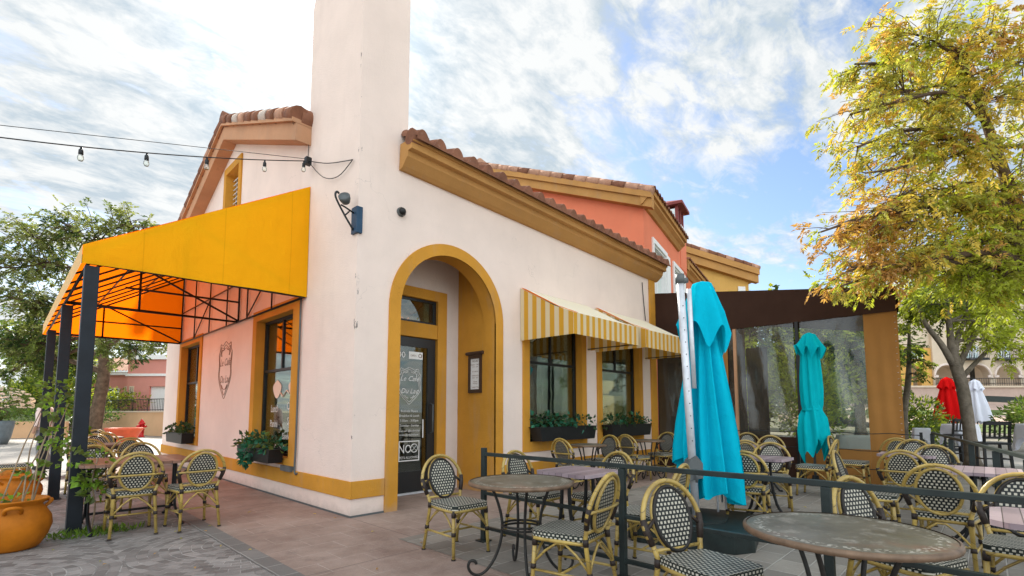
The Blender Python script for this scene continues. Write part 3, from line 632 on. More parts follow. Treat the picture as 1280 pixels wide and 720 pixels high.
# ------------------------------------------------------------------ rattan chair
def yb(z): return -.20-(z-.44)*.27
def make_chair(label,group,weavez='weave_z'):
    t=thing('rattan_chair',label,'chair',(0,0,0),0,group)
    def leg(name,path,rr,bz):
        b=MB(); b.tube(path,rr,8)
        for z0,z1 in bz:
            pts=[]
            for z in (z0,z1):
                for i in range(len(path)-1):
                    a,c=Vector(path[i]),Vector(path[i+1])
                    if min(a.z,c.z)-1e-6<=z<=max(a.z,c.z)+1e-6:
                        k=(z-a.z)/(c.z-a.z); pts.append(a+(c-a)*k); break
            if len(pts)==2: b.tube(pts,.0205,8,1)
        b.build(name,[M['bamboo'],M['bind']],t)
    for s in (-1,1):
        leg('leg',[(s*.20,.21,0),(s*.185,.185,.42)],[.0145,.0165],[(.20,.235),(.36,.42),(.0,.012)])
        leg('leg',[(s*.195,-.275,0),(s*.172,-.20,.44),(s*.215,yb(.60),.60)],[.0145,.0165,.015],[(.20,.235),(.40,.45),(.0,.012)])
    b=MB()
    hp=[(.215*1.0,.56)]+[(.232*cos(a),.62+.25*sin(a)) for a in [PI*k/16 for k in range(17)]]+[(-.215,.56)]
    b.tube([(x,yb(z),z) for x,z in hp],.0155,8)
    for s in (-1,1): b.tube([(s*.196,yb(.52),.52),(s*.221,yb(.60),.60),(s*.231,yb(.665),.665)],[.019,.022,.019],8,1); b.tube([(s*.221,yb(.60),.60),(s*.150,yb(.66)+.006,.66)],.011,6,1)
    b.build('back_hoop',[M['bamboo'],M['bind']],t)
    b=MB(); pz=.655; pw=.142; ph=.182
    el=[(pw*cos(2*PI*k/28),pz+ph*sin(2*PI*k/28)) for k in range(28)]
    for dy,fl in ((.009,1),(-.009,0)): b.add([(x,yb(z)+dy,z) for x,z in el],[tuple(range(28))])
    bp=b.build('backrest',M[weavez],t)
    b=MB(); b.tube([(x,yb(z)+.006,z) for x,z in el],.0125,6,closed=True); b.build('front_rim',M['rim'],bp)
    b=MB(); b.tube([(x*1.02,yb(z)-.012,pz+(z-pz)*1.02) for x,z in el],.0125,6,closed=True); b.build('rear_rim',M['bamboo'],bp)
    b=MB(); b.tube([(.229*k,yb(.635)-.028*(1-k*k)-.012,.635) for k in (-1,-.7,-.35,0,.35,.7,1)],.0115,6); b.build('back_bar',M['bamboo'],t)
    b=MB(); b.tube([(-.182,yb(.49),.49),(.182,yb(.49),.49)],.0115,6); b.build('lower_back_rail',M['bamboo'],t)
    b=MB(); sp=[(-.175,-.19),(-.19,-.1),(-.205,.10),(-.20,.19),(-.17,.22),(.17,.22),(.20,.19),(.205,.10),(.19,-.1),(.175,-.19)]
    b.prism([[(x,y,.425) for x,y in sp]],(0,0,.042),0,1); b.build('seat',[M['weave_y'],M['weave_s']],t,bevel=.006)
    b=MB(); b.tube([(x*.97,y*.97,.412) for x,y in sp],.0145,6,closed=True); b.build('seat_frame',M['bamboo'],t)
    b=MB(); fl=[(-.193,.20),(.193,.20)]; bl=[(-.185,-.238),(.185,-.238)]
    def br(a,c,zm=.395,zl=.235):
        m=((a[0]+c[0])/2*.93,(a[1]+c[1])/2*.93); q=lambda k:(a[0]+(m[0]-a[0])*k,a[1]+(m[1]-a[1])*k); q2=lambda k:(c[0]+(m[0]-c[0])*k,c[1]+(m[1]-c[1])*k)
        b.tube([(*a,zl),(*q(.45),zl+(zm-zl)*.62),(*q(.85),zm),(*q2(.85),zm),(*q2(.45),zl+(zm-zl)*.62),(*c,zl)],.009,6)
    br(*fl); br(*bl); br(fl[0],bl[0]); br(fl[1],bl[1]); b.build('curved_brace',M['bamboo'],t)
    b=MB(); b.tube([(-.195,.205,.195),(-.187,-.242,.195)],.010,6); b.tube([(.195,.205,.195),(.187,-.242,.195)],.010,6); b.tube([(-.19,-.02,.195),(.19,-.02,.195)],.010,6); b.build('stretcher',M['bamboo'],t)
    return t
GP='rattan bistro chairs on the fenced patio'; GL='rattan bistro chairs under the yellow awning'; GW='weathered rattan chairs along the cafe wall'
ch0=make_chair('rattan chair standing alone nearest the arched doorway, facing the round green table',GP)
ch0.location=(-.02,-2.08,0); ch0.rotation_euler=(0,0,R(-93-90))
def chair(x,y,a,label,group=GP,src=None):
    c=dup(src or ch0,(x,y,.004),R(a-90),label); c['group']=group; return c
chair(-.17,-3.52,99,'rattan chair seen from behind, pulled up to the round green table near the doorway')
chair(-.27,-4.55,-108,'rattan chair outside the fence in front of the big turquoise umbrella')
chair(.69,-5.33,-112,'rattan chair behind the large round green table, its back cut by the fence rail')
chair(.87,-2.28,-90,'rattan chair behind the left fence post, on the doorway side of the purple slatted table')
chair(1.22,-2.83,172,'rattan chair facing the doorway across the purple slatted table')
chair(.76,-3.62,97,'rattan chair seen edge-on between purple slatted table and turquoise umbrella')
chair(2.86,-3.72,12,'rattan chair seen from behind, its left side covered by the big turquoise umbrella')
chair(5.0,-3.02,12,'rattan chair in the middle of the far cluster, its back to the viewer')
chair(7.30,-2.25,200,'rattan chair farthest back in the cluster, up against the brown tent')
chair(6.35,-2.95,197,'rattan chair facing the viewer, second from the back in the cluster')
chair(4.10,-3.62,198,'rattan chair with fully visible oval back at the front of the far cluster')
chair(5.85,-3.72,88,'rattan chair seen from the side under the hem of the small turquoise umbrella, facing left')
chair(7.1,-4.0,-92,'rattan chair seen edge-on against the tent, leaning away from the small umbrella')
chair(3.32,-4.80,-88,'rattan chair seen edge-on, its tall narrow back leaning left, mid patio')
chair(7.40,-4.62,2,'rattan chair tucked by the right corner of the brown tent, only its back hoop showing')
chair(6.42,-4.88,182,'rattan chair on the far side of the small purple table')
chair(4.95,-5.22,184,'rattan chair with a wide white-dotted back between two purple tables')
chair(4.18,-5.02,-2,'rattan chair with its back to the viewer at the small purple table')
chair(2.50,-5.42,-4,'rattan chair seen squarely from behind at the long purple table by the sloping fence')
chair(1.50,-5.86,178,'rattan chair cut by the right edge of the picture, behind the pale purple table')
chW=make_chair('weathered rattan chair below the first window box, its bar-backed side to the viewer',GW,'weave_g'); chW.location=(3.48,-.80,.004); chW.rotation_euler=(0,0,R(-4-90))
chair(4.40,-.72,180,'weathered rattan chair with a grey oval back between the two window boxes',GW,chW)
chair(5.42,-.82,-4,'weathered rattan chair below the second window box, seen from behind',GW,chW)
chair(6.38,-.86,180,'weathered rattan chair at the tent end of the cafe wall, partly behind the umbrella pole',GW,chW)
chair(-2.02,1.02,88,'rattan chair seen from behind beside the nearest awning post',GL)
chair(-1.47,.92,94,'rattan chair seen from behind, nearest the cafe wall at the first table under the awning',GL)
chair(-2.22,2.20,-91,'rattan chair facing the viewer across the first table, right behind the nearest awning post',GL)
chair(-1.66,2.45,-86,'rattan chair facing the viewer at the wall end of the first table under the awning',GL)
chair(-2.08,4.65,90,'rattan chair on the near side of the second table under the awning, post side',GL)
chair(-1.55,4.80,90,'rattan chair on the near side of the second table under the awning, wall side',GL)
chair(-1.78,6.25,-90,'rattan chair on the far side of the second table under the awning',GL)
chair(-1.52,7.75,90,'rattan chair on the near side of the farthest table under the awning',GL)
chair(-1.45,9.35,-90,'rattan chair at the end of the row, in front of the low red planter',GL)
chair(-2.88,5.6,-5,'rattan chair seen from the side beyond the two small ochre pots',GL)
# ------------------------------------------------------------------ tables
def patina():
    t=NT('patinated_green_metal'); co=t.coord(); n=t.noise(co,3.5,6,.65); n2=t.noise(co,9,6,.7)
    c=t.mix(t.ramp(n,[(.32,0),(.68,1)]),(.095,.082,.055),(.175,.16,.12)); c=t.mix(t.math('MULTIPLY',t.ramp(n2,[(.55,0),(.7,1)]),.55),c,(.42,.39,.33))
    c=t.mix(t.math('MULTIPLY',t.ramp(t.noise(co,2.6,4),[(.56,0),(.68,1)]),.6),c,(.20,.095,.06))
    sp=t.n('ShaderNodeSeparateXYZ'); t.l(co,sp.inputs[0]); r=t.math('SQRT',t.math('ADD',t.math('MULTIPLY',sp.outputs[0],sp.outputs[0]),t.math('MULTIPLY',sp.outputs[1],sp.outputs[1])))
    band=t.ramp(r,[(.33,0),(.345,1),(.375,1),(.39,0)]); v=t.n('ShaderNodeTexVoronoi'); v.inputs['Scale'].default_value=48; t.l(co,v.inputs['Vector'])
    c=t.mix(t.math('MULTIPLY',t.math('MULTIPLY',band,t.math('LESS_THAN',v.outputs['Distance'],.42)),.55),c,(.52,.49,.42))
    t.bsdf(c,t.mix(n2,.28,.6,'FLOAT'),.1,n2,.15,.004,.5); return t.m
M['patina']=patina(); M['rim_metal']=simple('brown_metal_rim',(.17,.11,.07),.4,.2,.3,12)
M['iron']=simple('wrought_iron',(.025,.024,.022),.5,.2,.35,20,.2,80)
def slats(name,c1,c2,axis,pitch):
    t=NT(name); co=t.coord(); sp=t.n('ShaderNodeSeparateXYZ'); t.l(co,sp.inputs[0]); k=t.math('DIVIDE',t.math('ADD',sp.outputs['XYZ'.index(axis)],5.0),pitch)
    w=t.n('ShaderNodeTexWhiteNoise',noise_dimensions='1D'); t.l(t.math('FLOOR',k),w.inputs['W'])
    n=t.noise(t.coord(scale=(14,2,2) if axis=='Y' else (2,14,2)),2.5,6,.65)
    c=t.mix(w.outputs['Value'],c1,c2); c=t.mix(t.math('MULTIPLY',n,.6),c,scl(c1,.55))
    f=t.math('LESS_THAN',t.math('ABSOLUTE',t.math('SUBTRACT',t.math('FRACT',k),.5)),.47); c=t.mix(f,scl(c1,.22),c)
    t.bsdf(c,.35,0,f,.5,.004,.5); return t.m
M['purple_wood']=slats('purple_slat_wood',(.30,.225,.25),(.52,.41,.44),'Y',.075); M['red_wood']=slats('red_brown_slat_wood',(.20,.10,.065),(.34,.19,.13),'X',.085)
def iron_table(x,y,r,label,group,rz=0):
    t=thing('iron_table',label,'table',(x,y,.004),R(rz),group)
    b=MB(); b.lathe([(0,.715),(r-.02,.715),(r-.004,.718),(r,.728),(r-.004,.738),(r-.012,.741),(0,.741)],48); tp=b.build('tabletop',M['patina'],t,world=False)
    b=MB(); b.lathe([(r-.006,.712),(r+.006,.716),(r+.009,.728),(r+.006,.740),(r-.006,.744)],48); b.build('edge_band',M['rim_metal'],tp,world=False)
    for k in range(4):
        a=PI/4+k*PI/2; b=MB()
        pr=[(.25,.714),(.20,.60),(.165,.48),(.155,.38),(.17,.26),(.215,.14),(.28,.05),(.345,.016),(.40,.035),(.425,.085),(.41,.125),(.375,.125),(.36,.10)]
        b.tube([(p.x*cos(a),p.x*sin(a),p.z) for p in smooth_path([(q[0]*r/.42,0,q[1]) for q in pr],3)],.0115,6); b.build('leg',M['iron'],t,world=False)
    b=MB()
    for z in (.37,.395): b.tube([(.158*r/.42*cos(2*PI*k/20),.158*r/.42*sin(2*PI*k/20),z) for k in range(20)],.009,5,closed=True)
    b.build('leg_ring',M['iron'],t,world=False); return t
GT='round wrought iron tables'
iron_table(-.10,-2.97,.42,'round green metal table with curled iron legs, nearest the doorway outside the fence',GT,8)
iron_table(-.27,-5.20,.42,'round green metal table with a worn patterned rim at the front edge of the patio',GT,30)
iron_table(3.96,-.76,.31,'small round dark table against the wall below the first window box',GT,20)
iron_table(5.90,-.84,.31,'small round dark table against the wall below the second window box',GT,50)
def slat_table(x,y,w,d,label,group,mat,rz=0,h=.74):
    t=thing('slatted_table',label,'table',(x,y,.004),R(rz),group)
    b=MB(); c=.07; pl=[(w/2-c,-d/2),(w/2,-d/2+c),(w/2,d/2-c),(w/2-c,d/2),(-w/2+c,d/2),(-w/2,d/2-c),(-w/2,-d/2+c),(-w/2+c,-d/2)]
    b.prism([[(px,py,h-.03) for px,py in pl]],(0,0,.03)); b.build('tabletop',M[mat],t,world=False,bevel=.006)
    b=MB(); b.bar((-w/2+.08,0,h-.045),(w/2-.08,0,h-.045),.03,.03); b.bar((0,-d/2+.08,h-.047),(0,d/2-.08,h-.047),.03,.03); b.build('under_frame',M['black'],t,world=False)
    b=MB(); b.bar((-w/2+.12,0,.16),(w/2-.12,0,.16),.025,.025); b.build('stretcher',M['black'],t,world=False)
    for sx in (-1,1):
        for sy in (-1,1):
            b=MB(); b.tube(smooth_path([(sx*(w/2-.12),sy*.04,h-.04),(sx*(w/2-.12),sy*.05,.42),(sx*(w/2-.12),sy*.10,.16),(sx*(w/2-.12),sy*(d/2-.12),.03),(sx*(w/2-.12),sy*(d/2-.08),0)],3),.017,6); b.lathe([(0,.0),(.025,.0),(.025,.02),(0,.03)],8,(sx*(w/2-.12),sy*(d/2-.08),0)); b.build('leg',M['black'],t,world=False)
    return t
GPT='purple slatted tables on the patio'; GRT='red brown slatted tables under the awning'
slat_table(.80,-2.87,.62,.62,'purple slatted table right behind the fence next to the round green one',GPT,'purple_wood')
slat_table(3.52,-3.68,.55,.6,'purple slatted table almost hidden behind the big turquoise umbrella',GPT,'purple_wood')
slat_table(5.35,-4.92,.62,.6,'small purple slatted table in front of the right corner of the tent',GPT,'purple_wood')
slat_table(3.55,-5.62,.75,.62,'long purple slatted table by the sloping fence at the right',GPT,'purple_wood')
slat_table(.78,-6.0,.6,.6,'pale purple slatted table at the right edge of the picture',GPT,'purple_wood')
slat_table(5.7,-3.0,.6,.6,'purple slatted table buried among the chairs of the far cluster',GPT,'purple_wood')
slat_table(-1.93,1.55,1.05,1.05,'red brown slatted table nearest the viewer under the awning',GRT,'red_wood')
slat_table(-1.80,5.45,.95,.8,'red brown slatted table second under the awning, behind the first row of chairs',GRT,'red_wood')
slat_table(-1.55,8.55,.9,.8,'red brown slatted table farthest under the awning',GRT,'red_wood')
# ------------------------------------------------------------------ fences
t=thing('patio_fence','black metal three rail fence along the near edge of the patio','fence',(.4,-2,0))
for nm,z,h in (('top_rail',.872,.036),('middle_rail',.48,.03),('bottom_rail',.14,.03)):
    b=MB(); b.bar((.4,-1.96,z),(.4,-9.5,z),.036,h,up=(0,0,1)); b.build(nm,M['rail'],t,bevel=.003)
for y in (-1.985,-3.60,-5.0,-6.5,-8.0,-9.5):
    b=MB(); top=.935 if y>-2 else .852
    b.box((.378,y-.026,.01),(.422,y+.026,top)); b.box((.34,y-.06,.004),(.46,y+.06,.016)); b.build('post',M['rail'],t,bevel=.004)
t=thing('sloping_fence','black metal fence running back past the tent corner on the right','fence',(6,-5.5,0))
A=Vector((9.5,-4.92,0)); B=Vector((2.2,-6.12,0))
for nm,z in (('top_rail',.90),('bottom_rail',.14),('middle_rail',.5)):
    b=MB(); b.bar(A+Vector((0,0,z)),B+Vector((0,0,z)),.036,.036); b.build(nm,M['rail'],t,bevel=.003)
for k in (0,.3,.52,.70,.86,1):
    p=A+(B-A)*k; b=MB(); b.box((p.x-.03,p.y-.03,0),(p.x+.03,p.y+.03,.88)); b.build('post',M['rail'],t,bevel=.003)
t=thing('wire_fence','thin black wire fence with a sagging cable in front of the tent','fence',(7.6,-3,0))
for z in (.92,.62,.3):
    b=MB(); b.tube([(7.62,-1.5-3.4*k/16,z+.012*sin(k*1.9)) for k in range(17)],.008,5); b.build('wire',M['black'],t)
for y in (-1.5,-3.06,-3.16,-4.9): b=MB(); b.box((7.60,y-.02,0),(7.64,y+.02,.96)); b.build('post',M['black'],t)
# ------------------------------------------------------------------ umbrellas
def folded(b,c,prof,nf,n=96,seed=0,hem=None,m=0,lean=(0,0)):
    """prof: list of (z,R,amp,phase): closed parasol cloth hanging in folds"""
    rnd=random.Random(seed); ph=[rnd.uniform(-.5,.5) for _ in range(nf)]; am=[rnd.uniform(.6,1.3) for _ in range(nf)]
    rows=[]
    z0=prof[0][0]; z1=prof[-1][0]
    for z,r,a,p in prof:
        row=[]
        for k in range(n):
            th=2*PI*k/n; i=int(k*nf/n)%nf; u=(k*nf/n)%1
            f=1+a*am[i]*(abs(cos(PI*(u)))**1.6-.55)
            zz=z
            if hem is not None:
                w=((z0-z)/(z0-z1))**2.2; zz=z+w*hem(th,u,i)
            tw=p+.25*ph[i]*a
            row.append((c[0]+r*f*cos(th+tw)+lean[0]*(z0-z),c[1]+r*f*sin(th+tw)+lean[1]*(z0-z),zz))
        rows.append(row)
    b.grid(rows,m,True,True)
def lerpprof(keys,n):
    out=[]
    for i in range(n+1):
        t=i/n*(len(keys)-1); j=min(int(t),len(keys)-2); f=t-j; f2=f*f*(3-2*f)*.5+f*.5
        out.append(tuple(keys[j][q]+(keys[j+1][q]-keys[j][q])*f2 for q in range(4)))
    return out
# big cantilever
ux,uy=2.0,-3.49
big=thing('cantilever_umbrella','large closed turquoise cantilever umbrella with a silver pole','umbrella',(ux,uy,0),0,'closed turquoise umbrellas on the patio')
b=MB(); px,py=.694,-.72  # direction to the viewer's right on plan
tilt=(-.11,.115)
def pole(z): return (ux+tilt[0]*.7*z/2.8+.02,uy+tilt[1]*.7*z/2.8,z)
b.tube([pole(.16),pole(2.70)],.040,14); b.build('pole',M['alu'],big)
for k in range(12):
    b=MB(); z=1.0+k*.13; p=pole(z); b.tube([(p[0]-.720*.036,p[1]-.694*.036,z),(p[0]-.720*.043,p[1]-.694*.043,z)],.006,6); b.build('pole_hole',M['black'],big)
b=MB(); b.tube([pole(2.68),pole(2.78)],.049,14); b.tube([pole(2.70),(pole(2.7)[0]+px*.08,pole(2.7)[1]+py*.08,2.72)],.03,8); b.build('pole_cap',M['steel'],big)
b=MB(); p=pole(.72); b.M=Matrix.Translation(p)@Matrix.Rotation(R(44),4,'Z')
b.prism([[(-.07,q,z) for q,z in [(-.08,-.10),(.06,-.13),(.08,.02),(.055,.08),(-.015,.13),(-.08,.05)]]],(.14,0,0)); b.M=None
crk=b.build('crank_box',M['steel'],big,bevel=.012)
b=MB(); q=(p[0]-.72*.1,p[1]-.694*.1,.70); b.tube([(p[0]-.72*.06,p[1]-.694*.06,.70),q,(q[0],q[1],.58)],.014,8); b.build('crank_handle',M['steel'],crk)
ccx,ccy=ux+px*.25+.72*.28,uy+py*.25+.694*.28
b=MB(); b.tube([(pole(1.0)[0]+px*.05,pole(1.0)[1]+py*.05,1.55),(pole(2.6)[0]+px*.09,pole(2.6)[1]+py*.09,2.62)],.026,8); b.build('arm',M['alu'],big)
b=MB()
hemf=lambda th,u,i: .42*max(0,cos(th-R(128)))**2+.07*cos(3*th+.6)+.05*cos(5*th)
keys=[(2.70,.06,.08,0),(2.3,.15,.20,.05),(1.9,.20,.28,.1),(1.45,.27,.32,.15),(1.0,.34,.32,.2),(.62,.375,.34,.25),(.36,.38,.36,.3)]
folded(b,(ccx,ccy),lerpprof([(z,r*.77,a*1.6,p) for z,r,a,p in keys],44),10,180,3,hemf)
b.build('canopy',M['turq'],big)
b=MB(); hemv=lambda th,u,i:.13*cos(PI*u*2)-.06*cos(th-R(-30))
folded(b,(ccx-.01,ccy),lerpprof([(2.77,.02,.05,0),(2.745,.10,.06,0),(2.6,.15,.10,.02),(2.4,.21,.18,.04),(2.10,.26,.24,.06)],20),6,126,5,hemv); b.build('vent_flap',M['turq'],big)
b=MB()
for th,r,z0,z1 in ((R(-20),.20,.30,.9),(R(-75),.17,.26,.8),(R(-120),.14,.24,.7)):
    b.tube([(ccx+r*cos(th),ccy+r*sin(th),z0),(ccx+r*.9*cos(th),ccy+r*.9*sin(th),z1)],.011,6)
b.build('rib',M['alu'],big)
b=MB(); bx,by=2.13,-3.42
for k in range(2): b.M=Matrix.Translation((bx,by,0))@Matrix.Rotation(R(14),4,'Z'); b.prism([[(s*x,sy*y,0.006) for s,sy,x,y in [(-1,-1,.62,.44),(-1,-1,.44,.60),(1,-1,.44,.60),(1,-1,.62,.44),(1,1,.62,.44),(1,1,.44,.60),(-1,1,.44,.60),(-1,1,.62,.44)]]],(0,0,.17)) if k==0 else b.prism([[(.34*cos(a),.34*sin(a),.177) for a in [q*PI/4+PI/8 for q in range(8)]]],(0,0,.025))
b.M=None; b.build('base',M['rail'],big,bevel=.03)
# small one
sx_,sy_=7.22,-3.42
sm=thing('patio_umbrella','small closed teal umbrella tied around its middle in front of the tent','umbrella',(sx_,sy_,0),0,'closed turquoise umbrellas on the patio')
b=MB(); b.tube([(sx_,sy_,.1),(sx_,sy_,2.74)],.022,8); b.build('pole',M['steel'],sm)
b=MB(); folded(b,(sx_,sy_),lerpprof([(2.60,.11,.25,0),(2.35,.135,.34,.1),(2.0,.155,.36,.15),(1.7,.165,.33,.2),(1.45,.16,.26,.25),(1.34,.145,.18,.3),(1.2,.20,.32,.35),(.95,.225,.36,.45),(.62,.22,.38,.5)],44),8,112,8,lambda th,u,i:.09*cos(PI*u*2)+.13*sin(2*th+.5)+.05*sin(i*2.1)); b.build('canopy',M['turq2'],sm)
b=MB(); folded(b,(sx_,sy_),lerpprof([(2.76,.02,.05,0),(2.72,.10,.15,0),(2.58,.16,.25,0),(2.40,.23,.34,.05)],14),8,112,9,lambda th,u,i:.10*cos(PI*u*2)+.05*sin(th)); b.build('vent_flap',M['turq2'],sm)
b=MB(); b.lathe([(.15,-.025),(.172,0),(.15,.025)],20,(sx_,sy_,1.34)); b.build('tie_strap',M['turq2'],sm)
b=MB(); b.lathe([(0,.16),(.05,.16),(.06,.09),(.26,.07),(.28,.0)],20,(sx_,sy_,0)); b.build('base',M['black'],sm)
def far_umbrella(x,y,zb_,zt,r,mat,label):
    t=thing('parasol',label,'umbrella',(x,y,0)); b=MB(); b.tube([(x,y,0),(x,y,zt+.05)],.025,8); b.build('pole',M['steel'],t)
    h=zt-zb_; b=MB(); folded(b,(x,y),lerpprof([(zt,.05,.1,0),(zt-.25*h,r*.45,.3,0),(zt-.6*h,r*.75,.35,.1),(zb_,r,.4,.15)],20),8,80,11,lambda th,u,i:.08*cos(2*PI*u)); b.build('canopy',mat,t)
    b=MB(); folded(b,(x,y),lerpprof([(zt+.06,.02,.05,0),(zt-.02,r*.35,.2,0),(zt-.22*h,r*.62,.35,0)],10),8,80,12,lambda th,u,i:.05*cos(2*PI*u)); b.build('vent_flap',mat,t)
    b=MB(); b.lathe([(0,.08),(.25,.07),(.27,0)],16,(x,y,0)); b.build('base',M['black'],t)
# ------------------------------------------------------------------ brown tent
XT=7.9; YT=-4.66
tent=thing('dining_tent','brown roofed dining tent with ochre canvas walls and clear vinyl windows','tent',(11,-2.5,0))
ztop=lambda y:4.19+(3.53-4.19)*(y/YT); XD=14.0
b=MB(); ny=14
b.grid([[(XT-.03-.015*sin(j*1.3)*(i==3),-.02+(YT+.02)*j/ny,ztop(-.02+(YT+.02)*j/ny)*(1-q)+3.09*q) for j in range(ny+1)] for i,q in enumerate((0,.3,.6,.85,1))]); 
SK=lambda x:.16*max(0,x-XT)
b.grid([[(XT-.03+(XD-XT)*i/6,YT-.03+SK(XT+(XD-XT)*i/6),ztop(YT)*(1-q)+3.09*q) for i in range(7)] for q in (0,.5,1)]); b.build('valance',M['brown_cloth'],tent)
b=MB(); b.grid([[(XT-.03+(XD-XT)*i/6,-.02+(YT-.01)*j/ny*(1+SK(XT+(XD-XT)*i/6)/YT),ztop(-.02+YT*j/ny)) for j in range(ny+1)] for i in range(7)]); b.build('roof',M['brown_cloth'],tent)
def wavy(b,x,y0,y1,z0,z1,a=.02,n=14,m=0):
    b.grid([[(x+a*sin(i*1.1+j*.8)*sin(PI*j/6),y0+(y1-y0)*i/n,z0+(z1-z0)*j/6) for i in range(n+1)] for j in range(7)],m)
for nm,y0,y1,z0,z1,mt in (('canvas_panel',-1.42,-1.70,0,3.12,'ochre_cloth'),('canvas_panel',-4.16,YT,0,3.12,'ochre_cloth'),('lower_panel',-1.70,-3.0,.0,.80,'brown_cloth'),('lower_panel',-3.12,-4.16,.0,.62,'ochre_cloth'),('lower_panel',-.05,-1.42,0,.62,'brown_cloth'),
    ('vinyl_window',-.05,-1.40,.62,3.12,'vinyl'),('vinyl_window',-1.72,-3.0,.80,3.12,'vinyl'),('vinyl_window',-3.12,-4.16,.62,3.12,'vinyl')):
    b=MB(); wavy(b,XT,y0,y1,z0,z1,.018 if 'vinyl' in nm else .012); b.build(nm,M[mt],tent)
for y in (-1.41,-1.86,-3.06): b=MB(); b.box((XT-.03,y-.03,0),(XT+.03,y+.03,3.1)); b.build('tent_post',M['rake'] if y>-2 else M['black'],tent)
b=MB(); 
for i in range(26): b.lathe([(0,.006),(.012,.004),(.014,0)],6,(XT-.02,YT+.035,.2+i*.112))
b.build('snap_fastener',M['alu'],tent)
for nm,x0,x1,z0,z1,mt in (('side_canvas',XT,9.0,0,3.12,'ochre_cloth'),('side_vinyl',9.0,13.2,.62,3.12,'vinyl'),('side_canvas',9.0,XD,0,.62,'ochre_cloth')):
    b=MB(); b.grid([[(x0+(x1-x0)*i/10,YT+SK(x0+(x1-x0)*i/10)+.02*sin(i*1.2)*sin(PI*j/5),z0+(z1-z0)*j/5) for i in range(11)] for j in range(6)]); b.build(nm,M[mt],tent)
b=MB(); wavy(b,XD,-.05,-.7,0,3.4); b.build('rear_canvas',M['brown_cloth'],tent)
b=MB(); wavy(b,XD,-.7,YT+SK(XD),.7,3.1); b.build('rear_vinyl',M['vinyl'],tent)
b=MB(); b.grid([[(XT+.01,-.03,0),(XD,-.03,0)],[(XT+.01,-.03,4.1),(XD,-.03,4.1)]]); b.build('inner_canvas',M['brown_cloth'],tent)
for x in (9.6,11.3): b=MB(); b.box((x-.03,YT+SK(x)+.04,0),(x+.03,YT+SK(x)+.1,3.3)); b.build('tent_post',M['black'],tent)
# ------------------------------------------------------------------ planters
def leaf(b,p,d,up,L,w,m=0,fold=.25):
    d=Vector(d).normalized(); s=d.cross(Vector(up)); s=s.normalized() if s.length>1e-5 else d.orthogonal().normalized(); n=s.cross(d)
    p=Vector(p)
    b.add([p,p+d*L*.45+s*w/2+n*fold*w*.5,p+d*L-n*.15*L,p+d*L*.45-s*w/2+n*fold*w*.5],[(0,1,2,3)],m)
def rvec(rn): 
    while True:
        v=Vector((rn.uniform(-1,1),rn.uniform(-1,1),rn.uniform(-1,1)))
        if .05<v.length<1: return v
def potplant(b,rn,c,sx,sy,sz,n,L,mats=(0,),drop=0):
    for _ in range(n):
        v=rvec(rn); p=Vector((c[0]+v.x*sx,c[1]+v.y*sy,c[2]+v.z*sz-drop*max(0,-v.y if sy<sx else -v.x)))
        d=v.normalized()+rvec(rn)*.5+Vector((0,0,-.25)); l=L*rn.uniform(.6,1.25)
        leaf(b,p,d,rvec(rn),l,l*.8,rn.choice(mats),.3)
def planter(name,loc,size,label,mats,ax='x',n=230,seed=1,L=.085,bloom=None):
    rn=random.Random(seed); w,d,h=size; t=thing(name,label,'window box',loc,0,'black window boxes')
    b=MB(); sx,sy=(w,d) if ax=='x' else (d,w)
    o=[(-sx/2,-sy/2),(sx/2,-sy/2),(sx/2,sy/2),(-sx/2,sy/2)]; q=lambda k,z:[(x*k,y*k,z) for x,y in o]
    b.grid([q(.93,0),q(1,h),q(1.03,h),q(1.03,h+.012),q(.95,h+.012),q(.94,h-.03)],smooth=False,closed=True); b.add(q(.93,0),[(3,2,1,0)]); b.build('box',M['black'],t,world=False,bevel=.004)
    b=MB(); b.add(q(.945,h-.028),[(0,1,2,3)]); b.build('soil',M['soil'],t,world=False,fix=False)
    b=MB(); 
    for k in range(7):
        u=(k/6-.5)*.85*w; cx,cyy=(u,0) if ax=='x' else (0,u)
        potplant(b,rn,(cx,cyy,h+.07+rn.uniform(-.02,.05)),sx*.16 if ax=='x' else sx*.65,sy*.65 if ax=='x' else sy*.16,.12+rn.uniform(-.02,.03),n//7,L,range(len(mats)))
    if bloom: 
        for (u,z,k) in bloom: potplant(b,rn,(-.14,u,z),.06,.13,.12,k,L,(len(mats)-1,))
    b.build('foliage',[M[m] for m in mats],t,world=False,fix=False); return t
planter('window_box',(4.10,-.16,.80),(1.66,.24,.23),'black window box of dark green leaves under the window next to the arch',('l_pot','l_teal'),seed=2)
planter('window_box',(6.28,-.16,.80),(1.62,.24,.23),'black window box of dark green leaves under the window nearest the tent',('l_pot','l_teal','l_dark'),seed=3)
planter('window_box',(-.16,2.68,.535),(1.42,.22,.20),'black window box with a bright teal plant spilling over, near the cafe corner',('l_pot','l_mid','l_teal'),'y',260,4,.095,[(.22,.05,46),(.10,.16,40)])
planter('window_box',(-.16,7.75,.60),(1.5,.24,.22),'grey and black window box under the far window of the awning wall',('l_dark','l_pot'),'y',200,5)
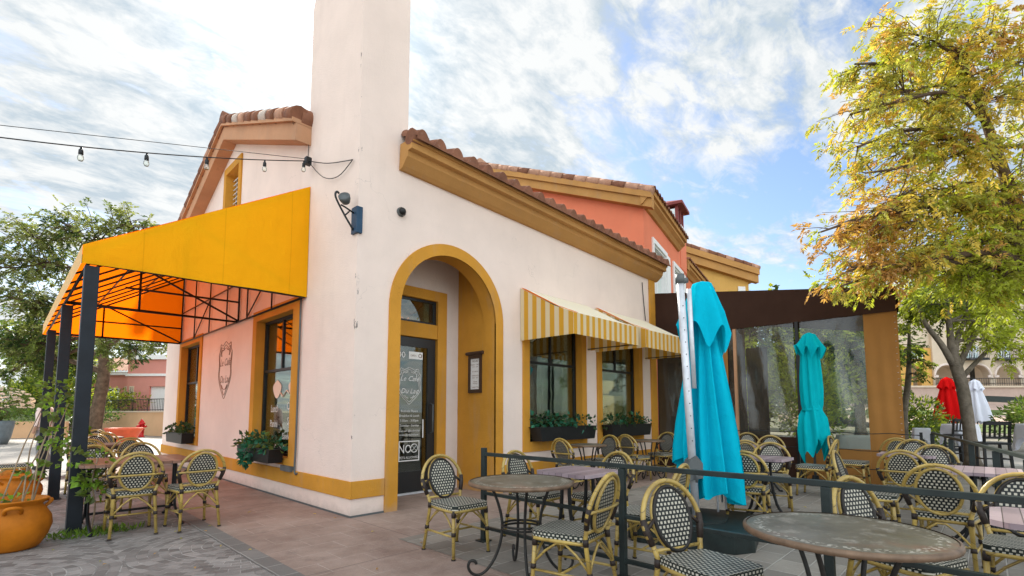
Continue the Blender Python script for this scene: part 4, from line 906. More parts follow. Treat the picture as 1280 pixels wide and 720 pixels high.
# ------------------------------------------------------------------ clay pots
def clay_pot(loc,s,label,mat='terra',handles=True,rz=0):
    t=thing('clay_pot',label,'pot',loc,R(rz),'ochre clay pots by the awning posts'); t.scale=(s,s,s)
    b=MB(); b.lathe([(0,0),(.19,0),(.215,.02),(.27,.12),(.295,.21),(.285,.29),(.245,.36),(.215,.40),(.215,.415),(.255,.45),(.262,.462),(.250,.468),(.20,.43),(.19,.38)],36); b.build('body',M[mat],t,world=False)
    for k in range(3):
        a=R(70)+k*2*PI/3; b=MB(); b.M=Matrix.Rotation(a,4,'Z'); b.tube(smooth_path([(.235,-.055,.36),(.29,-.05,.405),(.315,0,.42),(.29,.05,.405),(.235,.055,.36)],4),.017,8); b.M=None; b.build('handle',M[mat],t,world=False)
    b=MB(); b.lathe([(0,.395),(.2,.39)],20); b.build('soil',M['soil'],t,world=False)
    return t
p1=clay_pot((-2.93,1.06,0),1.0,'large ochre clay pot with three handles and tall bare canes, beside the nearest post',rz=200)
p2=clay_pot((-2.83,4.1,0),.88,'ochre clay pot between the large one and the smallest, at the second post',rz=20)
p3=clay_pot((-2.80,7.3,0),.74,'ochre clay pot farthest back, behind the middle one',rz=70)
rn=random.Random(5)
tr=thing('climbing_plant','thin canes with green ivy leaves leaning from the large ochre pot to the second post','plant',(-2.9,1.0,.42))
b=MB()
for k in range(6):
    a=(rn.uniform(-.12,.12),rn.uniform(-.12,.12),0); c=(.30+rn.uniform(-.12,.1),1.2+rn.uniform(-.4,.4),1.02+rn.uniform(-.25,.2)); m=tuple((a[i]+c[i])/2+rn.uniform(-.04,.04) for i in range(3)); b.tube([a,m,c],[.008,.0065,.004],5)
b.build('cane',M['stick'],tr,world=False)
b=MB()
for c,r,k in (((.28,.95,.95),.14,60),((.26,1.3,1.15),.15,44),((.10,.35,.30),.10,26),((.36,.6,.62),.17,56),((.40,.35,.38),.12,30),((.0,.0,.02),.14,20),((.30,1.05,.55),.14,30)): potplant(b,rn,c,r,r,r*.9,k,.075,(0,1))
b.build('foliage',[M['l_vine'],M['l_mid']],tr,world=False,fix=False)
iv=thing('ivy','fresh green ivy clinging to the foot and middle of the nearest awning post','plant',(-2.42,1.32,0))
b=MB()
for c,r,k in (((.06,-.12,.62),.11,60),((.10,-.10,.45),.10,44),((.13,-.05,.78),.09,30)): potplant(b,rn,c,r,r,r,k,.07,(0,1))
b.build('foliage',[M['l_vine'],M['l_mid']],iv,world=False,fix=False)
b=MB(); b.tube(smooth_path([(.10,-.06,0),(.12,-.09,.3),(.08,-.1,.55),(.12,-.06,.8)],4),.008,5); b.build('stem',M['stick'],iv,world=False)
b=MB()
for k in range(240):
    a=rn.uniform(0,6.3); r=rn.uniform(0,1)**.6; p=(-2.38+cos(a)*r*.42+.1,1.26+sin(a)*r*.22,0); leaf(b,p,(rn.uniform(-.6,.6),rn.uniform(-.6,.6),.55),rvec(rn),rn.uniform(.04,.10),.022,rn.randint(0,1))
wd=b.build('grass',[M['l_grass'],M['l_vine']],None,fix=False); wd['kind']='stuff'; wd['label']='low green weeds at the foot of the nearest post'; wd['category']='weeds'
# ------------------------------------------------------------------ small wall fixtures, string lights, menu
t=thing('string_lights','string of clear bulbs on black cable running from the chimney to the left','string lights',(-.03,1.3,4.7))
P0=Vector((-.03,.12,4.62)); P1=Vector((-.10,1.36,5.03)); 
def cab(k): # k 0..1 out to the left
    a=Vector((-.10,1.36,5.03)); c=Vector((-3.07,1.47,4.17)); p=a+(c-a)*k; p.z-=.10*4*k*(1-k)*.5; return p
b=MB(); b.tube([cab(k/24*1.5) for k in range(25)],.007,5); b.tube(smooth_path([P1,(-.05,.8,4.81),P0],5),.007,5); b.tube(smooth_path([P1,(-.05,.95,4.66),(-.04,.5,4.52),P0],5),.006,5); b.build('cable',M['black'],t)
b=MB(); b.tube([cab(0)+Vector((0,0,.03)),cab(1.5)+Vector((0,0,.04))],.004,4); b.tube([P1,(-.03,1.52,5.4),(-.26,1.58,5.65)],.006,4); b.build('support_wire',M['black'],t)
bulbm=glass('clear_bulb',(.95,.95,.9),.15)
for k in (.02,.20,.434,.645,.844):
    p=cab(k); b=MB(); b.lathe([(.0,0),(.010,0),(.012,-.03),(.022,-.04),(.024,-.09),(.018,-.095)],10,tuple(p)); s_=b.build('bulb_socket',M['black'],t)
    b=MB(); b.lathe([(.017,-.09),(.028,-.115),(.031,-.14),(.022,-.165),(0,-.172)],12,tuple(p)); b.build('bulb',bulbm,s_)
b=MB(); b.box((-.14,1.32,4.97),(-.06,1.40,5.08)); b.build('junction_box',M['black'],t)
t=thing('bracket_lamp','round grey floodlight on a dark iron bracket at the chimney corner','wall lamp',(0,0,3.75))
b=MB(); b.box((-.035,-.035,3.60),(-.0006,.11,3.95)); b.box((-.0006,-.035,3.60),(.05,-.0006,3.95)); b.build('wall_plate',simple('blue_painted_steel',(.022,.06,.11),.4,.2),t,bevel=.004)
b=MB(); b.tube(smooth_path([(-.03,.05,3.64),(-.14,.065,3.80),(-.245,.085,3.98),(-.27,.09,4.06),(-.25,.085,4.10),(-.225,.08,4.08)],4),.014,6); b.tube([(-.03,.05,3.87),(-.14,.065,3.92),(-.20,.075,3.94)],.012,6); b.tube([(-.09,.06,3.88),(-.14,.065,3.82)],.009,6); b.build('bracket_arm',M['black'],t)
b=MB(); b.M=Matrix.Scale(1,4)@Matrix.Translation((-.155,.055,4.02))@Matrix.Rotation(R(-44),4,'Z')@Matrix.Rotation(R(62),4,'X'); b.lathe([(0,-.05),(.05,-.05),(.07,0),(.075,.05),(.06,.06),(.055,.045),(0,.045)],18); b.M=None; b.build('lamp_head',M['steel'],t)
t=thing('dome_camera','small round grey security camera on the wall above the arch','security camera',(.64,0,4.07))
b=MB(); b.M=Matrix.Translation((.64,-.001,4.07))@Matrix.Rotation(R(90),4,'X'); b.lathe([(.065,0),(.065,.03),(.058,.045)],18); b.M=None; cb=b.build('housing',M['steel'],t)
b=MB(); b.M=Matrix.Translation((.64,-.04,4.07))@Matrix.Rotation(R(90),4,'X'); b.lathe([(.05,0),(.045,.03),(.02,.05),(0,.052)],16); b.M=None; b.build('lens_dome',M['black'],t)
t=thing('menu_frame','white printed notice in a dark wooden frame inside the arch','notice',(2.46,.46,1.64))
xm=2.464
b=MB(); b.prism([[(xm,y,z) for y,z in [(.30,1.62),(.62,1.62),(.62,2.28),(.30,2.28)]],[(xm,y,z) for y,z in [(.345,1.68),(.575,1.68),(.575,2.20),(.345,2.20)]]],(-.03,0,0)); b.tube([(xm-.025,.25,2.29),(xm-.025,.67,2.29)],.03,8); fm=b.build('frame',simple('dark_wood',(.055,.03,.018),.5),t,bevel=.003)
b=MB(); b.box((xm-.008,.345,1.68),(xm-.002,.575,2.20)); b.build('paper',M['white'],t)
b=MB()
for i,(s,z) in enumerate([('HOURS',2.14),('MONDAY - FRIDAY',2.085),('7:30 - 3:00',2.05),('SATURDAY',1.97),('WEEKENDS',1.90),('8:00 - 4:00',1.865),('Closed',1.80),('Holidays',1.77),('THANK YOU',1.705)]): put_text(b,s,.032 if i else .045,(xm-.010,.46,z),Y)
b.build('print',M['ink'],t)
# ------------------------------------------------------------------ plan frame for the surroundings: l metres to the right, d metres away
FX,FY,CXY=(.7196,.6944),(.6944,-.7196),(-3.066,-5.726)
def pl(l,d,z=0): return Vector((CXY[0]+FX[0]*d+FY[0]*l,CXY[1]+FX[1]*d+FY[1]*l,z))
# ------------------------------------------------------------------ trees
def spray(b,rn,p,d,n,L,lw,m,droop=.5):
    """pinnate leaf: a bent rachis with paired leaflets"""
    d=d.normalized(); q=Vector(p); sd=d.cross(Vector((0,0,1))); sd=sd.normalized() if sd.length>.05 else Vector((1,0,0)); sd=(sd+rvec(rn)*.5).normalized()
    st=L*1.9/n
    for i in range(n):
        d=(d+Vector((0,0,-droop/n))).normalized(); q=q+d*st
        for s in (-1,1):
            dd=(d*.75+sd*s*.8+rvec(rn)*.25); leaf(b,q,dd,rvec(rn)+Vector((0,0,1)),L*rn.uniform(.7,1.15),lw*rn.uniform(.8,1.2),m,.12)
    leaf(b,q,d,rvec(rn)+Vector((0,0,1)),L,lw,m,.12)
def tree(name,label,base,trunk,blobs,mats,seed,spr,bark='bark',group=None,twig=.006,dens=1.0,limbs=()):
    """trunk: [(x,y,z,r)...]; blobs: (centre, radius, sprays, weights)"""
    rn=random.Random(seed); t=thing(name,label,'tree',base,0,group)
    b=MB(); tp=[Vector(p[:3]) for p in trunk]; n_=4
    sp=smooth_path(tp,n_); rr=[]
    for i in range(len(sp)):
        k=i/n_; j=min(int(k),len(trunk)-2); rr.append((trunk[j][3]+(trunk[j+1][3]-trunk[j][3])*(k-j))*rn.uniform(.94,1.07))
    rr[0]*=1.35; b.tube(sp,rr,12)
    for lm in limbs: q=smooth_path([Vector(p[:3]) for p in lm],5); b.tube(q,[lm[0][3]+(lm[-1][3]-lm[0][3])*i/(len(q)-1) for i in range(len(q))],9)

    lv=MB()
    for c,r,n,wt in blobs:
        c=Vector(c)
        up=[p for p in sp[len(sp)//3:] if p.z<c.z+.2] or sp[-3:]
        a=min(up,key=lambda p:(p-c).length+.5*max(0,c.z-p.z)); ia=sp.index(a)
        ra=min(rr[ia]*.62,.02+.028*(c-a).length); m1=a+(c-a)*.35+Vector((0,0,.12*(c-a).length))+rvec(rn)*.15*(c-a).length*.6
        m2=a+(c-a)*.7+Vector((0,0,.08*(c-a).length))+rvec(rn)*.1*(c-a).length
        br=smooth_path([a,m1,m2,c],4); b.tube(br,[ra+(twig*2.2-ra)*k/(len(br)-1) for k in range(len(br))],7,cap=False)
        k=0
        n=int(n*dens); nt=max(4,int(n/9))
        for _ in range(nt):
            v=rvec(rn); e=c+Vector((v.x*r,v.y*r,v.z*r*.85)); s0=br[rn.randint(len(br)//2,len(br)-1)]
            mid=(s0+e)/2+rvec(rn)*.12*r+Vector((0,0,.08*r)); tw=smooth_path([s0,mid,e],3); b.tube(tw,[twig*1.6+(twig*.5-twig*1.6)*q/(len(tw)-1) for q in range(len(tw))],4,cap=False)
            m=rn.choices(range(len(mats)),wt)[0]
            for q in range(n//nt):
                p=tw[rn.randint(len(tw)//3,len(tw)-1)]+rvec(rn)*.16*r
                mm=m if rn.random()<.75 else rn.choices(range(len(mats)),wt)[0]
                dd=(e-s0).normalized()*.6+rvec(rn)*.9+Vector((0,0,-.15)); spray(lv,rn,p,dd,spr[0],spr[1],spr[2],mm,spr[3])
    b.build('trunk',M[bark],t); lv.build('crown',[M[m] for m in mats],t,fix=False); return t
def px(x,y,d): # a point on plan by its bearing and height
    l=(x-640)/617*d; return tuple(pl(l,d,1.3+(515-y)/617*d))
# golden tree at the right, trunk outside the frame
G_=(5,4,.9,1.5); RU=(2,1.2,6,.3); OL=(3,6,.5,2.5); LM=(1,2.5,.1,7)
bl=[]
for x,y,r,n,w,d in [(1180,30,62,170,OL,7.6),(1130,20,40,70,G_,7.4),(1240,40,70,170,OL,7.8),(1095,55,28,30,G_,7.4),(1130,95,62,150,OL,7.5),(1085,125,36,60,G_,7.3),(1190,110,70,200,OL,7.8),(1260,110,70,170,G_,7.6),
   (1150,170,66,190,G_,7.7),(1092,170,34,44,OL,7.4),(1220,180,70,200,OL,7.7),(1100,205,30,30,RU,7.5),(1140,240,66,190,G_,7.6),(1205,250,70,210,G_,7.8),(1265,230,70,170,OL,7.7),
   (1060,290,40,80,RU,7.5),(1035,285,22,20,RU,7.4),(1100,285,54,150,RU,7.6),(1150,310,64,190,G_,7.7),(1215,315,70,200,LM,7.9),(1270,300,60,140,LM,7.7),(1075,330,46,110,RU,7.4),(1060,355,26,34,G_,7.4),(1110,345,46,90,G_,7.6),
   (1262,345,40,70,LM,7.6),(1225,345,34,50,LM,7.7),(1245,370,44,80,LM,7.8),(1285,350,44,80,LM,7.7),(1190,335,40,80,LM,7.8),(1320,60,80,120,G_,7.6),(1330,180,80,120,OL,7.7),(1330,290,80,120,LM,7.7),(1280,10,50,80,RU,7.5)]:
    bl.append((px(x,y,d),r*1.1/617*d,n,w))
tb=pl(9.4,8.1)
tree('golden_ash_tree','large ash tree with yellow and rust autumn leaves leaning in from the right',tuple(tb),[(*pl(9.4,8.1,0),.19),(*pl(9.25,8.1,1.4),.16),(*pl(9.0,8.0,2.8),.14),(*pl(8.5,7.9,4.2),.11),(*pl(8.0,7.8,5.6),.07),(*pl(7.6,7.8,7.2),.03)],bl,('l_gold','l_olive','l_rust','l_lime'),11,(4,.088,.032,.6),'bark',dens=1.5)
# green tree behind the sloping fence
GN=(1,4,1.5); YG=(4,3,.3)
bl=[(px(x,y,d),r/617*d,n,w) for x,y,r,n,w,d in [(1160,370,42,120,GN,12),(1200,380,46,130,GN,12.3),(1245,385,46,130,YG,12.2),(1270,430,36,70,YG,11.6),(1235,405,30,60,YG,11.8),(1290,390,50,90,GN,12),(1180,345,40,100,GN,12.4),(1240,350,50,130,YG,12.5),(1145,385,30,70,GN,12.6)]]
tg=pl(11.0,12)
tree('green_ash_tree','green leaved tree with a pale grey trunk forking beside the red parasol',tuple(tg),[(*pl(11.12,12,0),.145),(*pl(11.08,12,1.0),.128),(*pl(11.0,12,1.9),.12),(*pl(10.86,12,2.55),.12),(*pl(10.8,12,3.2),.07),(*pl(10.85,12.1,4.6),.03)],bl,('l_lime','l_lime','l_mid'),12,(3,.12,.05,.5),'bark_pale',dens=2.0,limbs=[[(*px(x,y,12.0),r) for x,y,r in L] for L in ([(1196,455,.085),(1183,430,.075),(1164,402,.055),(1156,372,.03)],[(1198,450,.08),(1203,424,.065),(1216,396,.05),(1224,366,.03)],[(1203,458,.075),(1224,420,.06),(1248,388,.04),(1262,360,.02)],[(1208,470,.06),(1232,446,.045),(1262,420,.03),(1290,405,.02)])])
bl=[(px(x,y,d),r/617*d,n,w) for x,y,r,n,w,d in [(1135,440,22,40,GN,13.4),(1128,415,28,60,GN,13.6),(1160,452,15,16,GN,13),(1150,470,14,14,GN,13.2)]]
tree('slender_tree','slender leaning tree just behind the right side of the brown tent',tuple(pl(10.9,13.6)),[(*pl(10.75,13.6,0),.11),(*pl(10.8,13.6,1.2),.09),(*pl(11.0,13.6,2.3),.07),(*pl(11.1,13.6,3.6),.03)],bl,('l_lime','l_mid','l_green'),13,(3,.10,.04,.5),'bark_pale')
# acacia behind the awning
AC=(4,2,1)
bl=[(px(x,y,d),r/617*d,n,w) for x,y,r,n,w,d in [(20,290,46,110,AC,23),(65,275,38,90,AC,23.5),(105,290,46,120,AC,23),(150,275,36,90,AC,23.5),(185,285,22,36,AC,23),(40,330,55,150,AC,22.5),(110,340,60,170,AC,23.5),(165,320,46,110,AC,24),(20,380,56,150,AC,22),(80,390,60,170,AC,23),(-30,330,60,100,AC,22),(60,430,40,80,(2,4,3),24),(150,400,50,110,(2,3,3),25),(20,430,44,90,(2,4,3),23),(165,437,30,60,AC,21.5),(200,432,22,36,AC,21.5),(130,436,24,40,AC,21),(190,380,40,70,AC,25),(15,420,42,130,(2,4,3),24),(55,455,30,90,(2,4,2),25),(90,440,34,90,(2,4,2),25.5),(10,465,26,60,(2,4,2),25)]]
tree('acacia_tree','broad feathery acacia with a dark forking trunk behind the yellow awning',px(119,549,23.6),[(*px(118,549,23.6),.30),(*px(123,505,23.6),.26),(*px(127,465,23.6),.24),(*px(122,430,23.6),.18),(*px(110,380,23.4),.12),(*px(100,310,23.4),.05)],bl,('l_acacia','l_mid','l_dark'),14,(4,.155,.075,.4),'bark',twig=.014,dens=2.2)
def bush(label,c,r,n,mats,seed,L=.09,flower=None,name='shrub',cat='shrub',flat=.8,nf=60):
    rn=random.Random(seed); t=thing(name,label,cat,(c[0],c[1],0)); b=MB()
    lob=[(Vector((rn.uniform(-.6,.6)*r[0],rn.uniform(-.6,.6)*r[1],c[2]+rn.uniform(-.35,.35)*r[2])),rn.uniform(.45,.75)) for _ in range(9)]
    for k in range(n):
        o,q=rn.choice(lob); v=rvec(rn).normalized()*rn.uniform(.5,1)**.4; p=o+Vector((v.x*r[0]*q,v.y*r[1]*q,v.z*r[2]*q)); p.z=max(.03,p.z)
        leaf(b,p,v+rvec(rn)*.7+Vector((0,0,.3)),rvec(rn),L*rn.uniform(.7,1.4),L*.5,rn.randrange(len(mats)))
    b.build('foliage',[M[m] for m in mats],t,world=False,fix=False)
    b=MB()
    for k in range(7): e=rn.choice(lob)[0]; b.tube([(e.x*.2,e.y*.2,0),(e.x*.7,e.y*.7,e.z*.5),tuple(e)],[.02,.015,.006],5)
    b.build('stem',M['bark'],t,world=False)
    if flower:
        b=MB()
        for k in range(nf):
            o,q=rn.choice(lob); v=rvec(rn).normalized(); p=o+Vector((v.x*r[0]*q,v.y*r[1]*q,abs(v.z)*r[2]*q)); 
            for a in range(5): leaf(b,p,Vector((cos(a*1.257),sin(a*1.257),.25))+v*.4,Vector((0,0,1)),L*.62,L*.5)
        b.build('blossom',M[flower],t,world=False,fix=False)
    return t
def bgtree(label,x,yb_,d,blobs,seed,mats=('l_mid','l_green','l_lime'),lean=0):
    bs=[(px(a,c,d+e),r/617*d,n,(3,3,1)) for a,c,r,n,e in blobs]
    top=blobs[0][1]; tree('background_tree',label,px(x,yb_,d),[(*pl((x-640)/617*d,d,0),.24),(*px(x+lean*.6,(yb_+top)/2,d),.19),(*px(x+lean,top+8,d),.10),(*px(x+lean,top-12,d),.04)],bs,mats,seed,(3,.26,.16,.3),'bark',twig=.02,dens=3.0)
bush('tall green shrub mass on the slope behind the flowering bush',(*pl(-30.5,31.5)[:2],2.6),(2.6,2.4,1.8),2600,('l_mid','l_green','l_lime'),53,.22)
bgtree('tree with a leaning brown trunk behind the dark hedge at far left',28,560,33,[(70,425,50,120,0),(20,440,40,100,1),(100,455,36,70,1),(-20,430,50,80,0)],21,lean=34)
bgtree('bushy pale green tree seen between the awning posts',64,560,36,[(62,478,26,80,0),(84,462,24,60,1),(45,490,22,50,0)],22,('l_lime','l_mid','l_acacia'))
for i,(x,y,d,r) in enumerate([(940,455,24,90),(1010,440,25,100),(1075,445,24,95)]):
    bgtree(['tree glimpsed through the left vinyl window of the tent','tall tree glimpsed behind the small teal umbrella','tree glimpsed through the right vinyl window of the tent'][i],x,560,d,[(x,y-40,r*.7,110,0),(x-26,y+5,r*.6,90,0),(x+28,y+5,r*.6,90,1),(x,y+40,r*.5,70,0)],31+i,('l_lime','l_mid','l_green'))
p=pl(12.45,15.5); bush('oleander bush with white flowers left of the red parasol',(p.x,p.y,1.05),(.85,.85,.9),2000,('l_mid','l_lime','l_green'),41,.12,'flower')
p=pl(16.0,15.0); bush('oleander bush with white flowers behind the black bar chair',(p.x,p.y,1.0),(1.6,.9,.9),2800,('l_mid','l_green'),42,.12,'flower',nf=80)
p=pl(14.6,16.8); bush('low flowering bush between the red and the white parasol',(p.x,p.y,.7),(1.1,.8,.6),900,('l_mid','l_green'),43,.12,'flower',nf=40)
p=pl(18.5,15.5); bush('oleander bush at the right edge behind the white clothed table',(p.x,p.y,.95),(1.5,.9,.9),2300,('l_mid','l_green'),44,.12,'flower')
for l,d,lb,sd_ in ((11.6,18.6,'bright green shrub glimpsed through the right vinyl window of the tent',51),(8.6,19.5,'bright green shrub glimpsed through the left vinyl window of the tent',52)):
    p=pl(l,d); bush(lb,(p.x,p.y,1.9),(2.4,1.6,1.9),3600,('l_lime','l_lime','l_acacia'),sd_,.17)
# hedges and flower bush far left
p=pl(-24.6,26.5); bush('long dark clipped hedge above the low peach wall',(p.x,p.y,1.15),(3.0,2.4,.62),2600,('l_dark','l_green'),45,.14,None,'hedge','hedge')
p=pl(-32.0,33.0); bush('bright green rounded bush on the slope at far left',(p.x,p.y,2.3),(2.2,2.0,1.0),1500,('l_lime','l_mid'),46,.2)
p=pl(-28.0,34.5); bush('bright green bush beside the leaning trunk',(p.x,p.y,2.1),(1.8,1.8,.9),1300,('l_lime','l_mid'),47,.2)
p=pl(-28.4,31.5); bush('mid green bush between the leaning trunk and the awning posts',(p.x,p.y,1.7),(1.4,1.4,.9),1100,('l_mid','l_green'),48,.18)
# ------------------------------------------------------------------ neighbouring buildings
M['coral']=stucco('coral_stucco',(.74,.215,.115),.05,.10); M['pinkb']=stucco('rose_stucco',(.62,.27,.22),.05,.08); M['peach']=stucco('peach_stucco',(.66,.42,.24),.06,.12)
M['gold']=stucco('yellow_ochre_stucco',(.62,.36,.10),.06,.1); M['beige']=stucco('beige_stucco',(.60,.50,.38),.05,.1); M['darkred']=simple('dark_red_paint',(.22,.045,.04),.6)
M['winglass']=glass('far_glass',(.25,.3,.32),.35)
az=R(13.4); U=Vector((cos(az),sin(az),0)); W_=Vector((-sin(az),cos(az),0))
def loc(O): return lambda s,t_,z: O+U*s+W_*t_+Vector((0,0,z))
O=pl(4.35,15.8); f=loc(O)
cor=thing('coral_building','coral orange building with a brown cornice and white shuttered windows behind the cafe','building',tuple(O))
HE=8.07; HW=6.4; S2=.387
b=MB(); wh=lambda y:HE+.25+S2*(y if y<HW else 2*HW-y)
wl=[(1.15,2.95),(4.3,5.9)]
b.prism([[f(0,0,0),f(7.0,0,0),f(7.0,0,HE+.3),f(0,0,HE+.3)]]+[[f(a,0,5.2),f(c,0,5.2),f(c,0,7.2),f(a,0,7.2)] for a,c in wl],W_*.3)
b.prism([[f(0,.3,0),f(0,2*HW,0),f(0,2*HW,wh(2*HW)),f(0,HW,wh(HW)),f(0,.3,wh(.3))]],U*.3)
b.prism([[f(7.0,.0,0),f(7.0,2*HW,0),f(7.0,2*HW,wh(2*HW)),f(7.0,HW,wh(HW)),f(7.0,.0,wh(.0))]],U*-.3)
b.prism([[f(0.3,2*HW-.3,0),f(6.7,2*HW-.3,0),f(6.7,2*HW-.3,HE),f(.3,2*HW-.3,HE)]],W_*.29); b.build('wall',M['coral'],cor)
b=MB()
pr2=[(-.001,-.02),(-.08,0),(-.18,.12),(-.30,.2),(-.30,.30),(-.38,.31),(-.38,.50),(-.001,.52)]
b.prism([[f(-.33,y,HE+z) for y,z in pr2]],U*5.6)
for d0,d1,ov in ((-.05,.25,.28),(.252,.46,.36)):
    b.prism([[f(-.001,y,wh(y)-.25+z) for y,z in [(-.36,d0),(HW,d0),(2*HW+.3,d0),(2*HW+.3,d1),(HW,d1),(-.36,d1)]]],U*-ov)
b.build('cornice',M['cornice'],cor)
def tiles_uv(b,f,s0,s1,y0,y1,zf,pitch=.31,skirt=None):
    mb=MB(); tileroof(mb,s0,s1,y0,y1,zf,pitch,skirt,6,.4); b.add([f(*p) for p in mb.v],mb.f,0,True)
b=MB(); tiles_uv(b,f,-.25,5.25,-.46,HW,lambda y:HE+.60+S2*(y+.0),.33,HE+.5); tiles_uv(b,f,-.25,5.25,HW,2*HW+.5,lambda y:HE+.60+S2*(2*HW-y)); b.build('roof',M['tile'],cor)
b=MB()
for i in range(15):
    ya=-.4+(HW+.4)*i/15; yb2=ya+(HW+.4)/15*1.05; b.tube([f(-.24,ya,wh(ya)+.28),f(-.24,yb2,wh(yb2)+.28)],[.16,.145],10,1 if i%4==2 else 0)
b.tube([f(-.3,HW,wh(HW)+.36),f(.5,HW,wh(HW)+.36)],.2,12)
b.build('rake_tiles',[M['tile_pale'],M['tile']],cor)
for a,c in wl:
    b=MB(); r_=lambda e,dz=0:[f(a-e,-.06,5.2-e),f(c+e,-.06,5.2-e),f(c+e,-.06,7.2+e),f(a-e,-.06,7.2+e)]
    b.prism([r_(.16),r_(0)],W_*.059); b.prism([[f(a-.02,0,5.18),f(c+.02,0,5.18),f(c+.02,0,7.22),f(a-.02,0,7.22)],[f(a+.06,0,5.26),f(c-.06,0,5.26),f(c-.06,0,7.14),f(a+.06,0,7.14)]],W_*.2)
    m=(a+c)/2; b.prism([[f(m-.05,.1,5.26),f(m+.05,.1,5.26),f(m+.05,.1,7.14),f(m-.05,.1,7.14)]],W_*.05)
    b.prism([[f(a+.05,.11,6.4),f(c-.05,.11,6.4),f(c-.05,.11,6.46),f(a+.05,.11,6.46)]],W_*.04)
    wn=b.build('window',M['white'],cor); b=MB(); b.prism([[f(a+.05,.16,5.25),f(c-.05,.16,5.25),f(c-.05,.16,7.15),f(a+.05,.16,7.15)]],W_*.01); b.build('pane',M['winglass'],wn)
    b=MB(); b.prism([[f(c+.16,-.05,5.1),f(c+.62,-.05,5.1),f(c+.62,-.05,7.3),f(c+.16,-.05,7.3)]],W_*.045); b.build('shutter',M['white'],wn)
# roof turret at its far end
tw_=thing('roof_turret','small dark red windowed turret on the ridge end of the coral building','turret',tuple(f(6.2,.9,7.5)))
b=MB(); b.prism([[f(5.7,-.02,7.5),f(6.98,-.02,7.5),f(6.98,1.3,7.5),f(5.7,1.3,7.5)]],(0,0,1.7)); b.build('base_wall',M['coral'],tw_)
b=MB(); b.prism([[f(5.62,-.10,9.2),f(7.06,-.10,9.2),f(7.06,1.4,9.2),f(5.62,1.4,9.2)]],(0,0,.14)); b.build('white_ledge',M['white'],tw_)
b=MB()
for s in (5.75,6.28,6.8):
    for t_ in (.05,.55,1.1): b.prism([[f(s,t_,9.34),f(s+.13,t_,9.34),f(s+.13,t_+.13,9.34),f(s,t_+.13,9.34)]],(0,0,.95))
b.prism([[f(5.76,.06,9.341),f(6.92,.06,9.341),f(6.92,1.22,9.341),f(5.76,1.22,9.341)]],(0,0,.25)); b.build('frame',M['darkred'],tw_)
b=MB(); b.prism([[f(5.80,.11,9.6),f(6.88,.11,9.6),f(6.88,1.18,9.6),f(5.80,1.18,9.6)]],(0,0,.65)); b.build('pane',M['winglass'],tw_)
b=MB(); q=[f(5.55,-.18,10.29),f(7.12,-.18,10.29),f(7.12,1.46,10.29),f(5.55,1.46,10.29)]; q2=[v+Vector((0,0,.12)) for v in q]; b.grid([q,q2],smooth=False,closed=True); b.add(q,[(0,1,2,3)]); ap=f(6.3,.6,10.8); b.add(q2+[ap],[(0,1,4),(1,2,4),(2,3,4),(3,0,4)]); b.build('roof',M['darkred'],tw_)
# lower wing with a tiled eave, and the yellow building beyond it
O2=pl(7.85,22.3); az2=R(12.5); U=Vector((cos(az2),sin(az2),0)); W_=Vector((-sin(az2),cos(az2),0)); f=loc(O2)
wg=thing('tiled_wing','low coral wing with a brown cornice and tile edge, right of the coral building','building',tuple(O2))
b=MB(); b.prism([[f(0,0,0),f(6.0,0,0),f(6.0,0,7.9),f(0,0,7.9)]],W_*5); b.build('wall',M['coral'],wg)
b=MB(); b.prism([[f(-.25,y,7.75+z) for y,z in pr2]],U*6.5); b.prism([[f(-.001,y,7.75+z+S2*max(0,y)) for y,z in [(-.36,0),(5,0),(5,.46),(-.36,.46)]]],U*-.3); b.build('cornice',M['cornice'],wg)
b=MB(); tiles_uv(b,f,-.3,6.4,-.45,5.0,lambda y:8.36+S2*y,.33,8.25); b.build('roof',M['tile'],wg)
O3=pl(11.9,28.0); az3=R(2); U=Vector((.80,-.60,0)); W_=Vector((.60,.80,0)); f=loc(O3)
yl=thing('yellow_building','yellow stucco building with a tiled gable beyond the brown tent','building',tuple(O3))
b=MB(); b.prism([[f(-5,0,0),f(2.0,0,0),f(2.0,0,8.9),f(-5,0,10.6)]],W_*7); b.build('wall',M['gold'],yl)
b=MB(); zz=lambda s:8.9+(2.0-s)*.243
for d0,d1,o in ((0,.45,.3),(.452,.8,.42)):
    b.prism([[f(s,-.001,zz(s)+z) for s,z in [(-5,d0),(2.45,d0),(2.45,d1),(-5,d1)]]],W_*-o); b.prism([[f(2.001,t_,zz(2)+z) for t_,z in [(0,d0),(7,d0),(7,d1),(0,d1)]]],U*(o+.05))
b.build('cornice',M['cornice'],yl)
b=MB()
for i in range(14): s=-5+7.5*i/14; b.tube([f(s,-.25,zz(s)+.88),f(s+.56,-.25,zz(s+.56)+.88)],[.2,.17],10,1 if i%3==1 else 0)
b.grid([[f(s,t_,zz(s)+.82+.1*sin(t_*9)**2) for t_ in [k*.25 for k in range(29)]] for s in [-5+.8*k for k in range(10)]]); b.build('roof',[M['tile'],M['tile_pale']],yl)
b=MB(); b.prism([[f(1.3,-.05,6.9),f(1.75,-.05,6.9),f(1.75,-.05,8.6),f(1.3,-.05,8.6)]],W_*.04); b.build('shutter',M['white'],yl)
fr=thing('far_tiled_roof','far red and white tiled roof showing above the yellow gable','building',tuple(pl(17.2,41)))
O4=pl(17.0,41); U=Vector((.7,-.72,0)); W_=Vector((.72,.7,0)); f=loc(O4)
b=MB(); b.prism([[f(-3,0,0),f(2.8,0,0),f(2.8,0,13.0),f(-3,0,13.0)]],W_*6); b.build('wall',M['white'],fr)
